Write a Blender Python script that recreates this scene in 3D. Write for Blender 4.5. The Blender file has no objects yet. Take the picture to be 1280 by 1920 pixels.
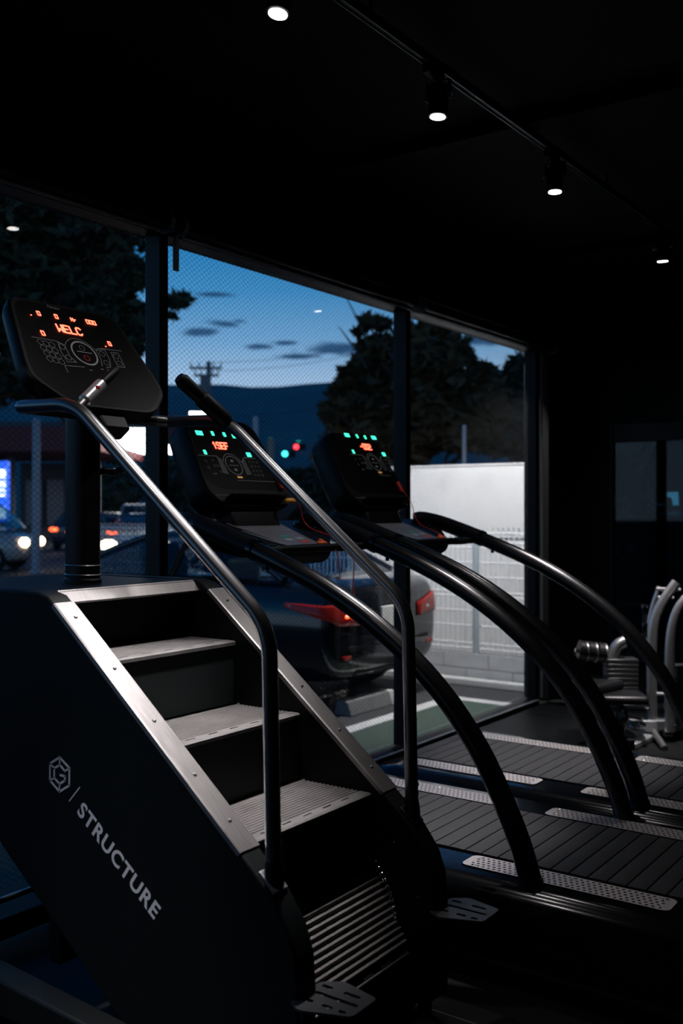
import bpy, bmesh, math, random
from mathutils import Vector, Matrix, noise

# ------------------------------------------------------------------ scene, camera, light
S = bpy.context.scene
COL = S.collection
S.view_settings.view_transform = 'Standard'
S.view_settings.look = 'None'
S.view_settings.gamma = 1.0
S.view_settings.exposure = 0.0
S.view_settings.use_curve_mapping = False

F, HY, H = 1867.0, 957.0, 1.42          # focal length and horizon in pixels, eye height in metres
_n = math.hypot(1328, 1867)
CX, SX = 1328 / _n, 1867 / _n
YAW = math.atan2(CX, SX)                # angle of view direction from the window wall direction (+X)

cam_d = bpy.data.cameras.new('camera')
cam_d.sensor_fit = 'VERTICAL'
cam_d.sensor_height = 36.0
cam_d.sensor_width = 24.0
cam_d.lens = F * 36.0 / 1920.0
cam_d.shift_y = -(960 - HY) / 1920.0
cam_d.clip_end = 2000
cam_d.dof.use_dof = True
cam_d.dof.focus_distance = 3.2
cam_d.dof.aperture_fstop = 2.6
cam = bpy.data.objects.new('camera', cam_d)
cam.location = (0, 0, H)
cam.rotation_euler = (math.pi / 2, 0, YAW - math.pi / 2)
COL.objects.link(cam)
S.camera = cam

LAMP_W = 520.0                          # each track spot
FLOOD_W = 800.0                         # facade floodlight over the parking strip


def ray(x, y):
    u = (x - 640) / F
    return Vector((SX + CX * u, CX - SX * u, (HY - y) / F))


def at(x, y, X=None, Y=None, Z=None, D=None):
    r = ray(x, y)
    d = D if D is not None else X / r.x if X is not None else Y / r.y if Y is not None else (Z - H) / r.z
    return Vector((0, 0, H)) + r * d


def on_plane(x, y, p, n):
    r = ray(x, y)
    o = Vector((0, 0, H))
    return o + r * ((p - o).dot(n) / r.dot(n))


def lin(r, g, b):
    def f(c):
        c /= 255.0
        return c / 12.92 if c <= .04045 else ((c + .055) / 1.055) ** 2.4
    return (f(r), f(g), f(b))


# world: dusk sky, darker to the zenith, with torn dark clouds
def make_world():
    w = bpy.data.worlds.new('dusk_sky')
    S.world = w
    w.use_nodes = True
    nt = w.node_tree
    N, L = nt.nodes, nt.links
    N.clear()
    out = N.new('ShaderNodeOutputWorld')
    bg = N.new('ShaderNodeBackground')
    L.new(bg.outputs[0], out.inputs[0])
    tc = N.new('ShaderNodeTexCoord')
    sep = N.new('ShaderNodeSeparateXYZ')
    L.new(tc.outputs['Generated'], sep.inputs[0])
    ramp = N.new('ShaderNodeValToRGB')
    e = ramp.color_ramp.elements
    stops = [(0.0, (150, 178, 205)), (.13, (142, 174, 206)), (.165, (104, 152, 194)), (.215, (58, 128, 180)),
             (.26, (32, 112, 168)), (.42, (14, 76, 132)), (1.0, (6, 36, 80))]
    e[0].position, e[1].position = stops[0][0], stops[-1][0]
    e[0].color, e[1].color = (*lin(*stops[0][1]), 1), (*lin(*stops[-1][1]), 1)
    for p, c in stops[1:-1]:
        e.new(p).color = (*lin(*c), 1)
    L.new(sep.outputs[2], ramp.inputs[0])

    def m(op, a, b=None, c=None):
        n = N.new('ShaderNodeMath')
        n.operation = op
        for i, v in enumerate((a, b, c)):
            if v is None:
                continue
            if isinstance(v, (int, float)):
                n.inputs[i].default_value = v
            else:
                L.new(v, n.inputs[i])
        return n.outputs[0]
    az = m('ARCTAN2', sep.outputs[1], sep.outputs[0])
    el = m('ARCSINE', sep.outputs[2])
    comb = N.new('ShaderNodeCombineXYZ')
    L.new(m('MULTIPLY', az, 1.0), comb.inputs[0])
    L.new(m('MULTIPLY', el, 3.2), comb.inputs[1])
    nz = N.new('ShaderNodeTexNoise')
    nz.inputs['Scale'].default_value = 26
    nz.inputs['Detail'].default_value = 5
    nz.inputs['Roughness'].default_value = .6
    L.new(comb.outputs[0], nz.inputs['Vector'])
    nz2 = N.new('ShaderNodeTexNoise')
    nz2.inputs['Scale'].default_value = 5.5
    nz2.inputs['Detail'].default_value = 4
    L.new(comb.outputs[0], nz2.inputs['Vector'])
    clouds = [(378, 622, 34, 9), (412, 606, 46, 9), (395, 553, 38, 6), (448, 602, 22, 6), (488, 650, 32, 6),
              (530, 643, 26, 5), (625, 654, 72, 15), (690, 662, 60, 16), (565, 668, 46, 5), (900, 640, 50, 10)]
    tot = None
    for (px, py, rx, ry) in clouds:
        d = ray(px, py).normalized()
        a0, e0 = math.atan2(d.y, d.x), math.asin(d.z)
        dx = m('DIVIDE', m('SUBTRACT', az, a0), rx / F)
        dy = m('DIVIDE', m('SUBTRACT', el, e0), ry / F)
        r2 = m('ADD', m('MULTIPLY', dx, dx), m('MULTIPLY', dy, dy))
        v = m('SUBTRACT', 1.15, m('SQRT', r2))
        tot = v if tot is None else m('MAXIMUM', tot, v)
    wide = m('MULTIPLY', m('SUBTRACT', nz2.outputs[0], .64), 5.0)      # thin torn cloud all over the sky
    low = m('SUBTRACT', 1.0, m('MULTIPLY', el, 1.2))
    tot = m('MAXIMUM', tot, m('SUBTRACT', m('MULTIPLY', wide, low), .55))
    tot = m('ADD', tot, m('MULTIPLY', m('SUBTRACT', nz.outputs[0], .5), 2.6))
    sm = N.new('ShaderNodeMapRange')
    sm.interpolation_type = 'SMOOTHSTEP'
    sm.inputs['From Min'].default_value = 0.0
    sm.inputs['From Max'].default_value = .75
    sm.inputs['To Max'].default_value = .92
    L.new(tot, sm.inputs['Value'])
    mix = N.new('ShaderNodeMix')
    mix.data_type = 'RGBA'
    L.new(sm.outputs[0], mix.inputs[0])
    L.new(ramp.outputs[0], mix.inputs[6])
    mix.inputs[7].default_value = (*lin(30, 66, 104), 1)
    L.new(mix.outputs[2], bg.inputs[0])
    bg.inputs[1].default_value = 1.45


make_world()

# ------------------------------------------------------------------ materials
MATS = {}


def mat(name, col, rough=.5, metal=0.0, spec=.5, vary=.25, vscale=6.0, bump=0.0, bscale=120.0,
        stretch=None, emit=None, estr=0.0, coat=0.0, rvary=0.0):
    if name in MATS:
        return MATS[name]
    m = bpy.data.materials.new(name)
    m.use_nodes = True
    N, L = m.node_tree.nodes, m.node_tree.links
    b = N['Principled BSDF']
    b.inputs['Roughness'].default_value = rough
    b.inputs['Metallic'].default_value = metal
    b.inputs['Specular IOR Level'].default_value = spec
    b.inputs['Coat Weight'].default_value = coat
    tc = N.new('ShaderNodeTexCoord')
    mp = N.new('ShaderNodeMapping')
    if stretch:
        mp.inputs['Scale'].default_value = stretch
    L.new(tc.outputs['Object'], mp.inputs[0])
    nz = N.new('ShaderNodeTexNoise')
    nz.inputs['Scale'].default_value = vscale
    nz.inputs['Detail'].default_value = 6
    nz.inputs['Roughness'].default_value = .6
    L.new(mp.outputs[0], nz.inputs['Vector'])
    mx = N.new('ShaderNodeMix')
    mx.data_type = 'RGBA'
    L.new(nz.outputs[0], mx.inputs[0])
    mx.inputs[6].default_value = (*[max(0, c * (1 - vary)) for c in col], 1)
    mx.inputs[7].default_value = (*[min(1, c * (1 + vary)) for c in col], 1)
    L.new(mx.outputs[2], b.inputs['Base Color'])
    if rvary:
        mr = N.new('ShaderNodeMapRange')
        mr.inputs['To Min'].default_value = max(0, rough - rvary)
        mr.inputs['To Max'].default_value = min(1, rough + rvary)
        L.new(nz.outputs[0], mr.inputs[0])
        L.new(mr.outputs[0], b.inputs['Roughness'])
    if bump:
        n2 = N.new('ShaderNodeTexNoise')
        n2.inputs['Scale'].default_value = bscale
        n2.inputs['Detail'].default_value = 3
        L.new(mp.outputs[0], n2.inputs['Vector'])
        bp = N.new('ShaderNodeBump')
        bp.inputs['Strength'].default_value = bump
        bp.inputs['Distance'].default_value = .002
        L.new(n2.outputs[0], bp.inputs['Height'])
        L.new(bp.outputs[0], b.inputs['Normal'])
    if emit:
        b.inputs['Emission Color'].default_value = (*emit, 1)
        b.inputs['Emission Strength'].default_value = estr
    MATS[name] = m
    return m


def glass(name, tint=(1, 1, 1), ior=1.5, boost=1.0):
    m = bpy.data.materials.new(name)
    m.use_nodes = True
    N, L = m.node_tree.nodes, m.node_tree.links
    N.clear()
    out = N.new('ShaderNodeOutputMaterial')
    tr = N.new('ShaderNodeBsdfTransparent')
    nz = N.new('ShaderNodeTexNoise')
    nz.inputs['Scale'].default_value = 3.0
    mr = N.new('ShaderNodeMix')
    mr.data_type = 'RGBA'
    L.new(nz.outputs[0], mr.inputs[0])
    mr.inputs[6].default_value = (*[c * .97 for c in tint], 1)
    mr.inputs[7].default_value = (*tint, 1)
    L.new(mr.outputs[2], tr.inputs[0])
    gl = N.new('ShaderNodeBsdfGlossy')
    gl.inputs['Roughness'].default_value = .004
    fr = N.new('ShaderNodeFresnel')
    # same index on both faces of a pane: the ray goes through unbent, so the inner face must not invert it
    ge = N.new('ShaderNodeNewGeometry')
    io = N.new('ShaderNodeMapRange')
    io.inputs['To Min'].default_value = ior
    io.inputs['To Max'].default_value = 1.0 / ior
    L.new(ge.outputs['Backfacing'], io.inputs['Value'])
    L.new(io.outputs[0], fr.inputs[0])
    mx = N.new('ShaderNodeMixShader')
    L.new(fr.outputs[0], mx.inputs[0])
    L.new(tr.outputs[0], mx.inputs[1])
    L.new(gl.outputs[0], mx.inputs[2])
    L.new(mx.outputs[0], out.inputs[0])
    MATS[name] = m
    return m


BLK = mat('black_powder_coat', (.0035, .004, .0045), .42, 0, .3, bump=.15, bscale=400)
PANEL = mat('black_panel', (.0016, .0028, .0034), .5, 0, .2, bump=.1, bscale=300)
PLAS = mat('black_plastic', (.0025, .003, .0035), .45, 0, .16, bump=.1, bscale=300)
GLOSS = mat('gloss_black_shell', (.003, .004, .0055), .14, 0, .45)
SCREEN = mat('screen_black', (.0015, .0016, .002), .4, 0, .08)
RUB = mat('ribbed_rubber', (.12, .113, .112), .5, 0, .45, vary=.55, vscale=11, bump=.3, bscale=200, rvary=.12)
RUBD = mat('riser_rubber', (.009, .0125, .0132), .6, 0, .2, vary=.4, vscale=9)
SLAT = mat('belt_slat_rubber', (.021, .0208, .022), .6, 0, .25, vary=.35, vscale=14, bump=.3, bscale=500)
STRIP = mat('brushed_dark_steel', (.30, .285, .283), .38, .9, .5, vary=.35, vscale=5, stretch=(60, 3, 3), rvary=.1)
TUBE = mat('satin_steel_tube', (.2, .196, .2), .3, .95, .5, vary=.12)
ARM = mat('black_enamel_tube', (.004, .004, .0045), .25, 0, .55)
CHROME = mat('chrome', (.75, .75, .76), .12, 1, .5, vary=.05)
SILVER = mat('silver_enamel', (.55, .55, .56), .3, .7, .5, vary=.1)
PLATE = mat('perforated_steel', (.62, .57, .555), .44, .9, .5, vary=.25, vscale=8, stretch=(3, 30, 3), rvary=.08)
PRINT = mat('white_print', (.55, .56, .62), .6, 0, .3, vary=.06)
GREYP = mat('grey_print', (.34, .36, .38), .6, 0, .3, vary=.06)
DIMP = mat('dim_print', (.17, .175, .19), .6, 0, .3, vary=.06)
LEDR = mat('red_led', (.3, .05, .03), .5, emit=(1, .085, .045), estr=6.0)
LEDG = mat('green_led', (.03, .3, .2), .5, emit=(.05, .9, .52), estr=2.4)
LEDY = mat('amber_led', (.3, .2, .05), .5, emit=(1, .5, .15), estr=.35)
REDP = mat('red_plastic', (.55, .03, .015), .4, 0, .5, vary=.15)
ORGP = mat('orange_plastic', (.9, .16, .03), .4, 0, .5, vary=.1)
YELP = mat('amber_plastic', (.9, .42, .06), .35, 0, .5, vary=.1)
WALLP = mat('black_wall_paint', (.002, .0026, .003), .75, 0, .25, bump=.2, bscale=60)
CEILP = mat('black_ceiling_paint', (.006, .007, .0075), .8, 0, .25, bump=.3, bscale=40)
FLOORM = mat('black_rubber_floor', (.0035, .004, .0043), .5, 0, .22, vary=.4, vscale=30, bump=.3, bscale=300)
FRAME = mat('black_window_frame', (.0018, .0024, .003), .45, 0, .25)
FOOTP = mat('grey_coated_plate', (.030, .033, .037), .45, .1, .4)
FRAMEG = mat('grey_aluminium_trim', (.22, .24, .26), .4, .6, .5)
LENS = mat('lamp_lens', (.9, .9, .9), .5, emit=(1, .96, .92), estr=14.0)
ASPH = mat('asphalt', (.045, .046, .05), .85, 0, .3, vary=.4, vscale=20, bump=.6, bscale=90)
GREEN = mat('green_paint_ground', (.055, .085, .068), .8, 0, .3, vary=.3, vscale=60, bump=.5, bscale=200)
WHITEL = mat('white_line_paint', (.55, .56, .56), .7, 0, .3, vary=.2, vscale=15)
CONC = mat('concrete_block', (.52, .54, .56), .85, 0, .3, vary=.22, vscale=7, bump=.5, bscale=70)
WHITEP = mat('white_panel', (.60, .60, .60), .55, 0, .4, vary=.05, vscale=3)
FENCEW = mat('white_fence_wire', (.78, .8, .82), .45, 0, .5, vary=.06)
FPOST = mat('fence_post_grey', (.42, .5, .56), .45, .2, .5, vary=.1)
GLASS = glass('window_glass')
DGLASS = glass('tinted_glass', (.55, .62, .66))
CGLASS = glass('car_glass', (.42, .5, .54))
WIRE = mat('glass_wire', (.02, .022, .025), .5, .3, .3)

# ------------------------------------------------------------------ helpers


def tag(o, label=None, cat=None, group=None, kind=None):
    for k, v in (('label', label), ('category', cat), ('group', group), ('kind', kind)):
        if v:
            o[k] = v
    return o


def empty(name, loc=(0, 0, 0), label=None, cat=None, group=None):
    o = bpy.data.objects.new(name, None)
    o.empty_display_size = .1
    COL.objects.link(o)
    o.location = loc
    return tag(o, label, cat, group)


def root_loc(o):
    while o.parent:
        o = o.parent
    return o.location.copy()


class MB:
    def __init__(self):
        self.v, self.f = [], []

    def add(self, vs, fs):
        k = len(self.v)
        self.v += [Vector(p) for p in vs]
        self.f += [tuple(i + k for i in f) for f in fs]
        return self

    def box(self, c, s, M=None):
        c = Vector(c)
        p = []
        for x in (-.5, .5):
            for y in (-.5, .5):
                for z in (-.5, .5):
                    q = Vector((x * s[0], y * s[1], z * s[2]))
                    p.append(c + (M @ q if M else q))
        return self.add(p, [(0, 1, 3, 2), (4, 6, 7, 5), (0, 4, 5, 1), (2, 3, 7, 6), (0, 2, 6, 4), (1, 5, 7, 3)])

    def prism(self, poly, vec):
        """poly: 3-D outline, extruded by vec"""
        n = len(poly)
        vec = Vector(vec)
        p = [Vector(q) for q in poly]
        nn = Vector((0, 0, 0))
        for i in range(n):
            nn += p[i].cross(p[(i + 1) % n])
        if nn.dot(vec) > 0:
            p = p[::-1]
        q = [a + vec for a in p]
        fs = [tuple(range(n)), tuple(range(2 * n - 1, n - 1, -1))]
        for i in range(n):
            j = (i + 1) % n
            fs.append((j, i, i + n, j + n))
        return self.add(p + q, fs)

    def loft(self, rings, cap=True, closed=True):
        n = len(rings[0])
        vs = [Vector(p) for r in rings for p in r]
        fs = []
        for a in range(len(rings) - 1):
            for i in range(n if closed else n - 1):
                j = (i + 1) % n
                fs.append((a * n + i, a * n + j, (a + 1) * n + j, (a + 1) * n + i))
        if cap and closed:
            fs.append(tuple(range(n - 1, -1, -1)))
            fs.append(tuple(range((len(rings) - 1) * n, len(rings) * n)))
        return self.add(vs, fs)

    def tube(self, pts, r, n=12, cap=True, flat=None, loop=False):
        pts = [Vector(p) for p in pts]
        rs = r if isinstance(r, (list, tuple)) else [r] * len(pts)
        rings = []
        up = None
        m = len(pts)
        for i, p in enumerate(pts):
            a = pts[i - 1] if (i > 0 or loop) else pts[0]
            b = pts[(i + 1) % m] if (i < m - 1 or loop) else pts[-1]
            t = (b - a).normalized()
            if up is None:
                up = Vector((0, 0, 1)) if abs(t.z) < .9 else Vector((1, 0, 0))
            s = t.cross(up)
            s.normalize()
            up = s.cross(t).normalized()
            rings.append([p + (s * math.cos(2 * math.pi * k / n) * (flat or 1) + up * math.sin(2 * math.pi * k / n)) * rs[i]
                          for k in range(n)])
        if loop:
            rings.append(rings[0])
            return self.loft(rings, cap=False)
        return self.loft(rings, cap)

    def cyl(self, a, b, r, n=16, r2=None):
        return self.tube([a, b], [r, r if r2 is None else r2], n)

    def sphere(self, c, r, n=10, sc=(1, 1, 1)):
        c = Vector(c)
        rings = []
        for i in range(1, n // 2 + 1):
            t = math.pi * i / (n // 2 + 1)
            rings.append([c + Vector((r * sc[0] * math.sin(t) * math.cos(2 * math.pi * k / n),
                                      r * sc[1] * math.sin(t) * math.sin(2 * math.pi * k / n),
                                      -r * sc[2] * math.cos(t))) for k in range(n)])
        return self.loft(rings)

    def mesh(self, name, smooth=35):
        me = bpy.data.meshes.new(name)
        me.from_pydata([tuple(p) for p in self.v], [], self.f)
        me.validate()
        bm = bmesh.new()
        bm.from_mesh(me)
        bmesh.ops.recalc_face_normals(bm, faces=bm.faces)
        bm.to_mesh(me)
        bm.free()
        if smooth:
            me.polygons.foreach_set('use_smooth', [True] * len(me.polygons))
            me.set_sharp_from_angle(angle=math.radians(smooth))
        return me

    def build(self, name, m, parent=None, bevel=0, smooth=35, label=None, seg=2, sub=0):
        if parent is not None:
            o = root_loc(parent)
            if o.length > 0:
                self.v = [p - o for p in self.v]
        me = self.mesh(name, smooth)
        me.materials.append(m)
        ob = bpy.data.objects.new(name, me)
        COL.objects.link(ob)
        if parent is not None:
            ob.parent = parent
        if sub:
            md = ob.modifiers.new('subdivision', 'SUBSURF')
            md.levels = md.render_levels = sub
        if bevel:
            md = ob.modifiers.new('bevel', 'BEVEL')
            md.width = bevel
            md.segments = seg
            md.limit_method = 'ANGLE'
            md.angle_limit = math.radians(40)
        if label:
            ob['label'] = label
        return ob


def cut(ob, cutter, parent, smooth=35):
    """cut real openings out of a part"""
    c = cutter.build('cutter', ob.data.materials[0], parent, smooth=0)
    md = ob.modifiers.new('cut', 'BOOLEAN')
    md.object = c
    md.operation = 'DIFFERENCE'
    md.solver = 'EXACT'
    bpy.context.view_layer.update()
    me = bpy.data.meshes.new_from_object(ob.evaluated_get(bpy.context.evaluated_depsgraph_get()))
    ob.modifiers.clear()
    ob.data = me
    bpy.data.objects.remove(c)
    me.polygons.foreach_set('use_smooth', [True] * len(me.polygons))
    me.set_sharp_from_angle(angle=math.radians(smooth))


def inst(me, name, parent, loc, rot=(0, 0, 0)):
    ob = bpy.data.objects.new(name, me)
    COL.objects.link(ob)
    ob.parent = parent
    ob.location = loc
    ob.rotation_euler = rot
    return ob


def struct(mb, name, m, bevel=0, smooth=35):
    return tag(mb.build(name, m, None, bevel, smooth), kind='structure')


def roundpoly(pts, r, n=5):
    """round the corners of a 2-D outline"""
    out = []
    m = len(pts)
    for i in range(m):
        p0, p, p1 = Vector(pts[i - 1]), Vector(pts[i]), Vector(pts[(i + 1) % m])
        ri = r[i] if isinstance(r, (list, tuple)) else r
        a = (p0 - p)
        b = (p1 - p)
        d = min(ri, a.length * .49, b.length * .49)
        A, B = p + a.normalized() * d, p + b.normalized() * d
        for k in range(n + 1):
            t = k / n
            out.append(A * (1 - t) ** 2 + p * 2 * t * (1 - t) + B * t * t)
    return out


def smoothpath(pts, it=2):
    """Chaikin corner cutting that keeps both ends"""
    p = [Vector(q) for q in pts]
    for _ in range(it):
        q = [p[0]]
        for a, b in zip(p[:-1], p[1:]):
            q += [a * .75 + b * .25, a * .25 + b * .75]
        q.append(p[-1])
        q.pop(1)
        q.pop(-2)
        p = q
    return p


def fillet(pts, r, n=6):
    """open path with rounded corners"""
    pts = [Vector(q) for q in pts]
    out = [pts[0]]
    for i in range(1, len(pts) - 1):
        a, b = pts[i - 1] - pts[i], pts[i + 1] - pts[i]
        d = min(r, a.length * .48, b.length * .48)
        A, B = pts[i] + a.normalized() * d, pts[i] + b.normalized() * d
        for k in range(n + 1):
            t = k / n
            out.append(A * (1 - t) ** 2 + pts[i] * 2 * t * (1 - t) + B * t * t)
    out.append(pts[-1])
    return out


class Face:
    """a flat face in space with axes e (right), u (up), n (out)"""

    def __init__(self, o, e, u):
        self.o, self.e, self.u = Vector(o), Vector(e).normalized(), Vector(u).normalized()
        self.n = self.e.cross(self.u)

    def __call__(self, a, b, c=0):
        return self.o + self.e * a + self.u * b + self.n * c

    def px(self, x, y):
        p = on_plane(x, y, self.o, self.n) - self.o
        return p.dot(self.e), p.dot(self.u)

    def bar(self, mb, p, q, w, c=.0008, t=.0012):
        p, q = Vector(p), Vector(q)
        d = (q - p)
        if d.length < 1e-6:
            return
        d.normalize()
        s = Vector((-d.y, d.x)) * w / 2
        pp, qq = p - d * w * .3, q + d * w * .3
        mb.prism([self(k.x, k.y, c) for k in (pp - s, qq - s, qq + s, pp + s)], self.n * t)

    def line(self, mb, pts, w, closed=False, c=.0008, t=.0012):
        n = len(pts)
        for i in range(n if closed else n - 1):
            self.bar(mb, pts[i], pts[(i + 1) % n], w, c, t)

    def ring(self, mb, a, b, r, w, n=28, c=.0008, t=.0012):
        pts = [(a + r * math.cos(2 * math.pi * k / n), b + r * math.sin(2 * math.pi * k / n)) for k in range(n)]
        self.line(mb, pts, w, True, c, t)


GLY = {'0': [((0, 0), (1, 0), (1, 1.6), (0, 1.6), (0, 0))],
       '1': [((.5, 0), (.5, 1.6)), ((.5, 1.6), (.2, 1.25))],
       '2': [((0, 1.6), (1, 1.6), (1, .85), (0, .75), (0, 0), (1, 0))],
       'S': [((1, 1.4), (.75, 1.6), (.15, 1.6), (0, 1.3), (0, .95), (1, .7), (1, .25), (.8, 0), (.15, 0), (0, .2))],
       'E': [((1, 0), (0, 0), (0, 1.6), (1, 1.6)), ((0, .8), (.8, .8))],
       'F': [((0, 0), (0, 1.6), (1, 1.6)), ((0, .8), (.8, .8))],
       'W': [((0, 1.6), (0, 0), (.5, .7), (1, 0), (1, 1.6))],
       'L': [((0, 1.6), (0, 0), (1, 0))],
       'C': [((1, 1.3), (.75, 1.6), (.2, 1.6), (0, 1.3), (0, .3), (.2, 0), (.75, 0), (1, .3))],
       'H': [((0, 0), (0, 1.6)), ((1, 0), (1, 1.6)), ((0, .8), (1, .8))],
       'r': [((0, 0), (0, .9)), ((0, .6), (.4, .9), (.9, .9))],
       '-': [((0, .8), (1, .8))]}


def led(face, parent, m, txt, a, b, h, w=None, gap=.45, name='digit'):
    """stroke lettering centred on (a, b), height h, one part per character"""
    k = h / 1.6
    tw = len(txt) * k + (len(txt) - 1) * k * gap
    x = a - tw / 2
    for ch in txt:
        mb = MB()
        for st in GLY[ch]:
            face.line(mb, [(x + p[0] * k, b - h / 2 + p[1] * k) for p in st], w or h * .15)
        mb.build(name, m, parent, smooth=0)
        x += k * (1 + gap)


def text_mesh(txt, size, offset=.0, space=1.0):
    cu = bpy.data.curves.new('txt', 'FONT')
    cu.body = txt
    cu.size = size
    cu.offset = offset
    cu.space_character = space
    cu.align_x = 'LEFT'
    ob = bpy.data.objects.new('txt', cu)
    COL.objects.link(ob)
    dg = bpy.context.evaluated_depsgraph_get()
    me = bpy.data.meshes.new_from_object(ob.evaluated_get(dg))
    vs = [v.co.copy() for v in me.vertices]
    fs = [tuple(p.vertices) for p in me.polygons]
    bpy.data.objects.remove(ob)
    bpy.data.curves.remove(cu)
    bpy.data.meshes.remove(me)
    return vs, fs


def spot(name, loc, target, watts, size_deg, blend, col, radius, parent):
    l = bpy.data.lights.new(name, 'SPOT')
    l.energy = watts
    l.spot_size = math.radians(size_deg)
    l.spot_blend = blend
    l.color = col
    l.shadow_soft_size = radius
    o = bpy.data.objects.new(name, l)
    COL.objects.link(o)
    o.parent = parent
    base = root_loc(parent)
    o.location = Vector(loc) - base
    d = (Vector(target) - Vector(loc)).normalized()
    o.rotation_euler = d.to_track_quat('-Z', 'Y').to_euler()
    return o

# ------------------------------------------------------------------ the room
X0, X1 = -3.0, 7.4          # room along the window wall
Y0, YW = -3.6, 3.15         # back wall, glass plane
ZC, ZT = 3.16, 2.64         # ceiling, window head
XB = 10.6                   # far wall of the next room


def room():
    fl = struct(MB().box(((X0 + XB) / 2, (Y0 + YW + .1) / 2, -.065), (XB - X0, YW + .1 - Y0, .10)), 'floor', FLOORM)
    # rubber mats with open seams (one runs along the stair climber's side)
    xs = [-2.98, -1.5, -.5, .48, 1.47, 2.46, 3.45, 4.44, 5.43, 6.42, 7.36]
    ys = [-3.58, -2.1, -.6, .9, 3.04]
    cache = {}
    for a, b in zip(xs[:-1], xs[1:]):
        for c, d in zip(ys[:-1], ys[1:]):
            k = (round(b - a, 3), round(d - c, 3))
            if k not in cache:
                me = MB().box((0, 0, 0), (k[0] - .006, k[1] - .006, .015)).mesh('rubber_mat', 0)
                me.materials.append(FLOORM)
                cache[k] = me
            inst(cache[k], 'rubber_mat', fl, ((a + b) / 2, (c + d) / 2, -.0075))
    tr = MB().box((2.46, 1.2, -.0035), (.004, 1.6, .006))
    tr.build('seam_strip', FRAMEG, fl)
    struct(MB().box(((X0 + XB) / 2, (Y0 + YW) / 2, ZC + .06), (XB - X0 + .4, YW - Y0 + .4, .12)), 'ceiling', CEILP)
    # beams across the ceiling
    for i, x in enumerate((-.6, 1.7, 4.05, 6.3)):
        struct(MB().box((x, (Y0 + YW) / 2, ZC - .03), (.10, YW - Y0 - .06, .06)), 'trim_%d' % (i + 1), CEILP, .004)
    struct(MB().box(((X0 + XB) / 2, YW + .04, (ZT + ZC) / 2 + .03), (XB - X0 + .2, .24, ZC - ZT + .06)), 'wall_window_head', WALLP)
    struct(MB().box(((7.0 + XB) / 2, YW + .02, 1.33), (XB - 7.0, .2, 2.66)), 'wall_window_side', WALLP)
    struct(MB().box(((X0 - .1), (Y0 + YW) / 2, ZC / 2), (.2, YW - Y0 + .2, ZC)), 'wall_left', WALLP)
    struct(MB().box(((X0 + XB) / 2, Y0 - .1, ZC / 2), (XB - X0 + .2, .2, ZC)), 'wall_back', WALLP)
    # end wall with a glazed opening
    struct(MB().box((X1 + .06, (2.75 + YW - .08) / 2, ZC / 2), (.12, YW - .08 - 2.75, ZC)), 'wall_end', WALLP)
    struct(MB().box((X1 + .06, (Y0 + 2.75) / 2, (2.08 + ZC) / 2), (.12, 2.75 - Y0, ZC - 2.08)), 'wall_end_head', WALLP)
    struct(MB().box((XB + .1, (Y0 + YW) / 2, ZC / 2), (.2, YW - Y0 + .2, ZC)), 'wall_far', mat('grey_far_wall', (.03, .042, .046), .8))
    struct(MB().box((X1 - .006, 2.90, .06), (.012, .30, .12)), 'baseboard_end', FRAME, .002)


def wire_mesh(x0, x1, z0, z1, y, w=.032, h=.0235, r=.0007):
    mb = MB()
    s = h / w
    for sg in (1, -1):
        k = 0
        span = (z1 - z0) / s
        c = x0 - span
        while c < x1 + span:
            # line x = c + t, z = z0 + sg*s*t (sg=1) or z = z1 - s*t
            pts = []
            ta = max(0, x0 - c)
            tb = min(span, x1 - c)
            if tb - ta > .01:
                za, zb = (z0 + s * ta, z0 + s * tb) if sg == 1 else (z1 - s * ta, z1 - s * tb)
                mb.tube([(c + ta, y, za), (c + tb, y, zb)], r, 3, cap=False)
            c += w
    return mb


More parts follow.
